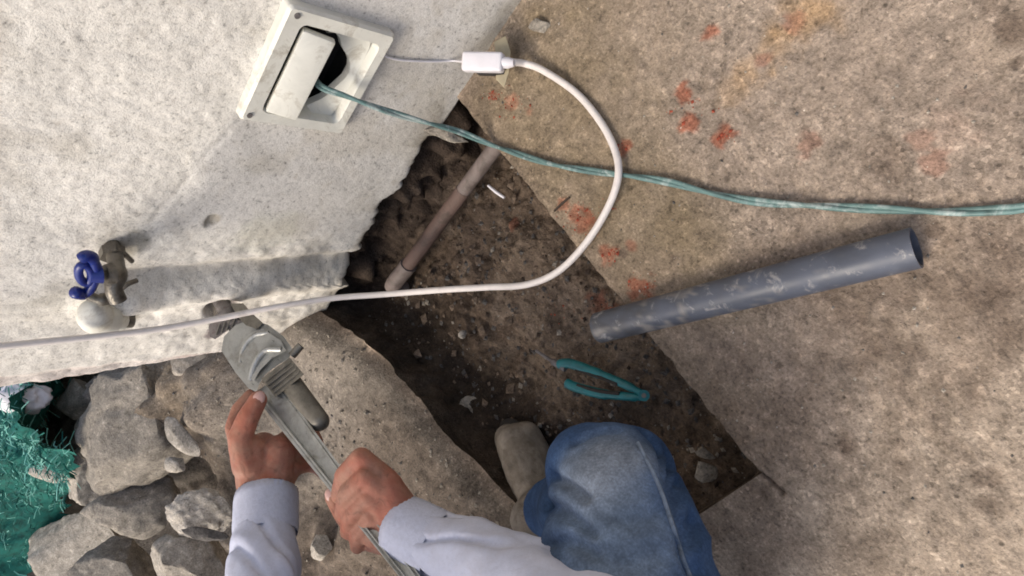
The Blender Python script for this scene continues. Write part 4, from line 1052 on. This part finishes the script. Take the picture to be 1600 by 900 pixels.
rock('stone', 745, 650, 60, 46, -.10, M['rock'], 'half buried brown stone on the pit bottom beside the shoe toe', 'stone', None, 27, 30, .5, .2, 7, 4)
rock('stone', 722, 522, 14, 12, -.09, M['rock_light'], 'tiny white pebble in the middle of the pit bottom', 'stone', None, 28, 0, .8, .1, 7, 2)
rock('stone', 700, 213, 60, 16, .0, M['rock'], 'grey mortar crust at the top edge of the pit under the green wire', 'stone', None, 29, 14, .8, .3, 6, 4)
o = tube('straw', [onz(763, 290, -.055), onz(775, 300, -.055), onz(788, 309, -.057)], [.0022, .0028, .0022], M['white_plastic'], None, 8); tag(o, 'short white stick beside the upper end of the buried pipe', 'stick')
o = tube('twig', [onz(866, 330, .003), onz(876, 320, .004), onz(890, 308, .003)], [.0015, .002, .0015], M['twig'], None, 6); tag(o, 'short dark twig on the floor inside the cable loop', 'twig')

# pebbles and grit nobody could count
def grit(name, n, gen, size, mats, parent=None, seed=3):
    r = np.random.RandomState(seed); v = []; f = []; mi = []
    base = np.array([(1, 0, 0), (-1, 0, 0), (0, 1, 0), (0, -1, 0), (0, 0, 1), (0, 0, -1)], float)
    fc = [(0, 2, 4), (2, 1, 4), (1, 3, 4), (3, 0, 4), (2, 0, 5), (1, 2, 5), (3, 1, 5), (0, 3, 5)]
    P0 = [q for q in (gen(r) for _ in range(n)) if q is not None]; P0 = np.array(P0, float)
    zp = pit_z(P0[:, 0], P0[:, 1]); zg = ground_z(P0[:, 0], P0[:, 1]); P0[:, 2] = np.where(P0[:, 2] > .5, zp, zg)
    for p in P0:
        s = size[0] * (size[1] / size[0]) ** (r.rand() ** 2.2); Q = base * r.uniform(.6, 1.15, (6, 1)) * s * np.array([1, r.uniform(.6, 1), r.uniform(.45, .8)])
        a = r.rand() * 6.28; ca, sa = math.cos(a), math.sin(a); Q = Q @ np.array([[ca, -sa, 0], [sa, ca, 0], [0, 0, 1]])
        o_ = len(v); v += list(Q + p + np.array([0, 0, s * .25])); f += [tuple(k + o_ for k in q) for q in fc]; mi += [r.randint(len(mats))] * 8
    return mesh_np(name, v, f, mats, parent, False, mi)
def g_pit(r):
    x = r.uniform(.02, .65); t = r.uniform(.02, .98); y = y_lo(x) + (y_hi(x) - y_lo(x)) * t
    return (x, y, 1)
def g_left(r):
    x = r.uniform(-.5, .7); y = y_lo(x) - abs(r.normal(0, .28)) - .005
    if x < 0 and y > -.5: return None
    return (x, y, 0)
def g_floor(r):
    x = r.uniform(.02, 1.1); y = r.uniform(.13, .9); return (x, y, 0)
def g_crumb(r):
    a, b, s = [(905, 345, 30), (1000, 452, 30), (880, 490, 30), (955, 395, 16), (1075, 170, 40), (1130, 213, 14), (975, 228, 10), (930, 330, 40), (800, 165, 30), (770, 150, 12)][r.randint(10)]
    px_, py_ = a + r.normal(0, s * .5), b + r.normal(0, s * .4); p = onz(px_, py_); x, y = p[0], p[1]
    inside = 0 < x < PX1 and y_lo(x) < y < y_hi(x)
    if inside: p = onz(px_, py_, -.1); x, y = p[0], p[1]
    if inside and not (y_lo(x) < y < y_hi(x)): return None
    return (x, y, 1 if inside else 0)
tag(grit('pit_grit', 2000, g_pit, (.001, .008), [M['rock_dark'], M['soil2'] if 'soil2' in M else M['rock_dark'], M['rock'], M['rock_dark'], M['twig']], seed=4), kind='stuff')
M['clod'] = mat_ground('soil_clod', .8, True, (.16, .12, .088))
tag(grit('pit_clods', 260, g_pit, (.004, .013), [M['clod']], seed=14), kind='stuff')
tag(grit('rubble_grit', 2200, g_left, (.001, .006), [M['rock'], M['rock'], M['rock'], M['rock_dark']], seed=5), kind='stuff')
tag(grit('floor_grit', 1600, g_floor, (.0007, .0026), [M['rock'], M['rock'], M['rock_dark'], M['rock_light']], seed=6), kind='stuff')
tag(grit('brick_crumbs', 260, g_crumb, (.0008, .0035), [M['crumb']], seed=7), kind='stuff')

# ------------------------------------------------------------------ green netting beyond the wall end
net = empty('green_netting', V(onz(60, 700, .15)), label='crumpled heap of green shade netting beyond the wall end', category='netting')
cen = onz(50, 720, .15)
def net_z(x, y): return ground_z(x, y) + .13 + .05 * fbm(x, y, 0, 5, 4, 200) + .03 * np.abs(fbm(x, y, 0, 14, 3, 201)) + .012 * fbm(x, y, 0, 34, 2, 202)
# boundary in plan, from the right rim of the heap
nxg = np.linspace(-2.1, .05, 180); nyg = np.linspace(-3.6, -1.0, 150)
NX, NY = np.meshgrid(nxg, nyg); NZ = net_z(NX.ravel(), NY.ravel()).reshape(NX.shape)
NV = np.stack([NX, NY, NZ], -1).reshape(-1, 3)
cm = (NV - CAM) @ RM; ppx = 800 + F * cm[:, 0] / cm[:, 2]; ppy = 450 + F * cm[:, 1] / cm[:, 2]
rim = np.interp(ppy, [560, 620, 690, 720, 780, 850, 900, 1000], [154, 152, 146, 120, 104, 66, 34, -20])
keep = (ppx < rim + 8)
nf = []
for i in range(len(nyg) - 1):
    for j in range(len(nxg) - 1):
        a = i * len(nxg) + j
        if keep[a] and keep[a + 1] and keep[a + len(nxg)]: nf.append((a, a + 1, a + 1 + len(nxg), a + len(nxg)))
mesh_np('net_sheet', NV, nf, M['net'], net)
ki = np.where(keep & (ppx > -260))[0]; v = []; f = []; mi = []
r = np.random.RandomState(9)
for _ in range(52000):
    p = NV[ki[r.randint(len(ki))]] + r.uniform(-.008, .008, 3) + np.array([0, 0, .004 + .014 * r.rand()])
    L = r.uniform(.012, .05); a = r.uniform(0, 6.28); d_ = np.array([math.cos(a), math.sin(a), r.normal(0, .22)]); s_ = np.cross(d_, r.normal(size=3)); s_ /= np.linalg.norm(s_)
    m_ = p + d_ * L * .5 + np.array([0, 0, .006]); e_ = p + d_ * L + r.uniform(-.006, .006, 3); w_ = r.uniform(.0006, .0015); o_ = len(v)
    v += [p - s_ * w_, p + s_ * w_, m_ - s_ * w_, m_ + s_ * w_, e_ - s_ * w_, e_ + s_ * w_]; f += [(o_, o_ + 1, o_ + 3, o_ + 2), (o_ + 2, o_ + 3, o_ + 5, o_ + 4)]; k_ = int(r.rand() < .7); mi += [k_, k_]
o = mesh_np('strands', v, f, [M['net'], M['net_light']], net, False, mi); tag(o, kind='stuff')
settle(net)
c = onz(36, 622, .30); bgx = []
v, f = ball((0, 0, 0), 1, (1, 1, 1), None, 4); v = np.array(v); e1, e2, e3 = RM[:, 0], RM[:, 1], RM[:, 2]
dep = float(((c - CAM) @ RM)[2]); rw = 40 / F * dep; rh = 26 / F * dep
v = v * (1 + .22 * fbm(v[:, 0], v[:, 1], v[:, 2], 2.2, 4, 210) - .12 * np.abs(fbm(v[:, 0], v[:, 1], v[:, 2], 4, 3, 211)))[:, None]
v = np.outer(v[:, 0] * rw, e1) + np.outer(v[:, 1] * rh, e2) + np.outer(v[:, 2] * rh * .8, e3)
o = mesh_np('white_bag', v, f, M['bag']); o.location = V(c); tag(o, 'crumpled white plastic bag on the netting under the wall end', 'bag')
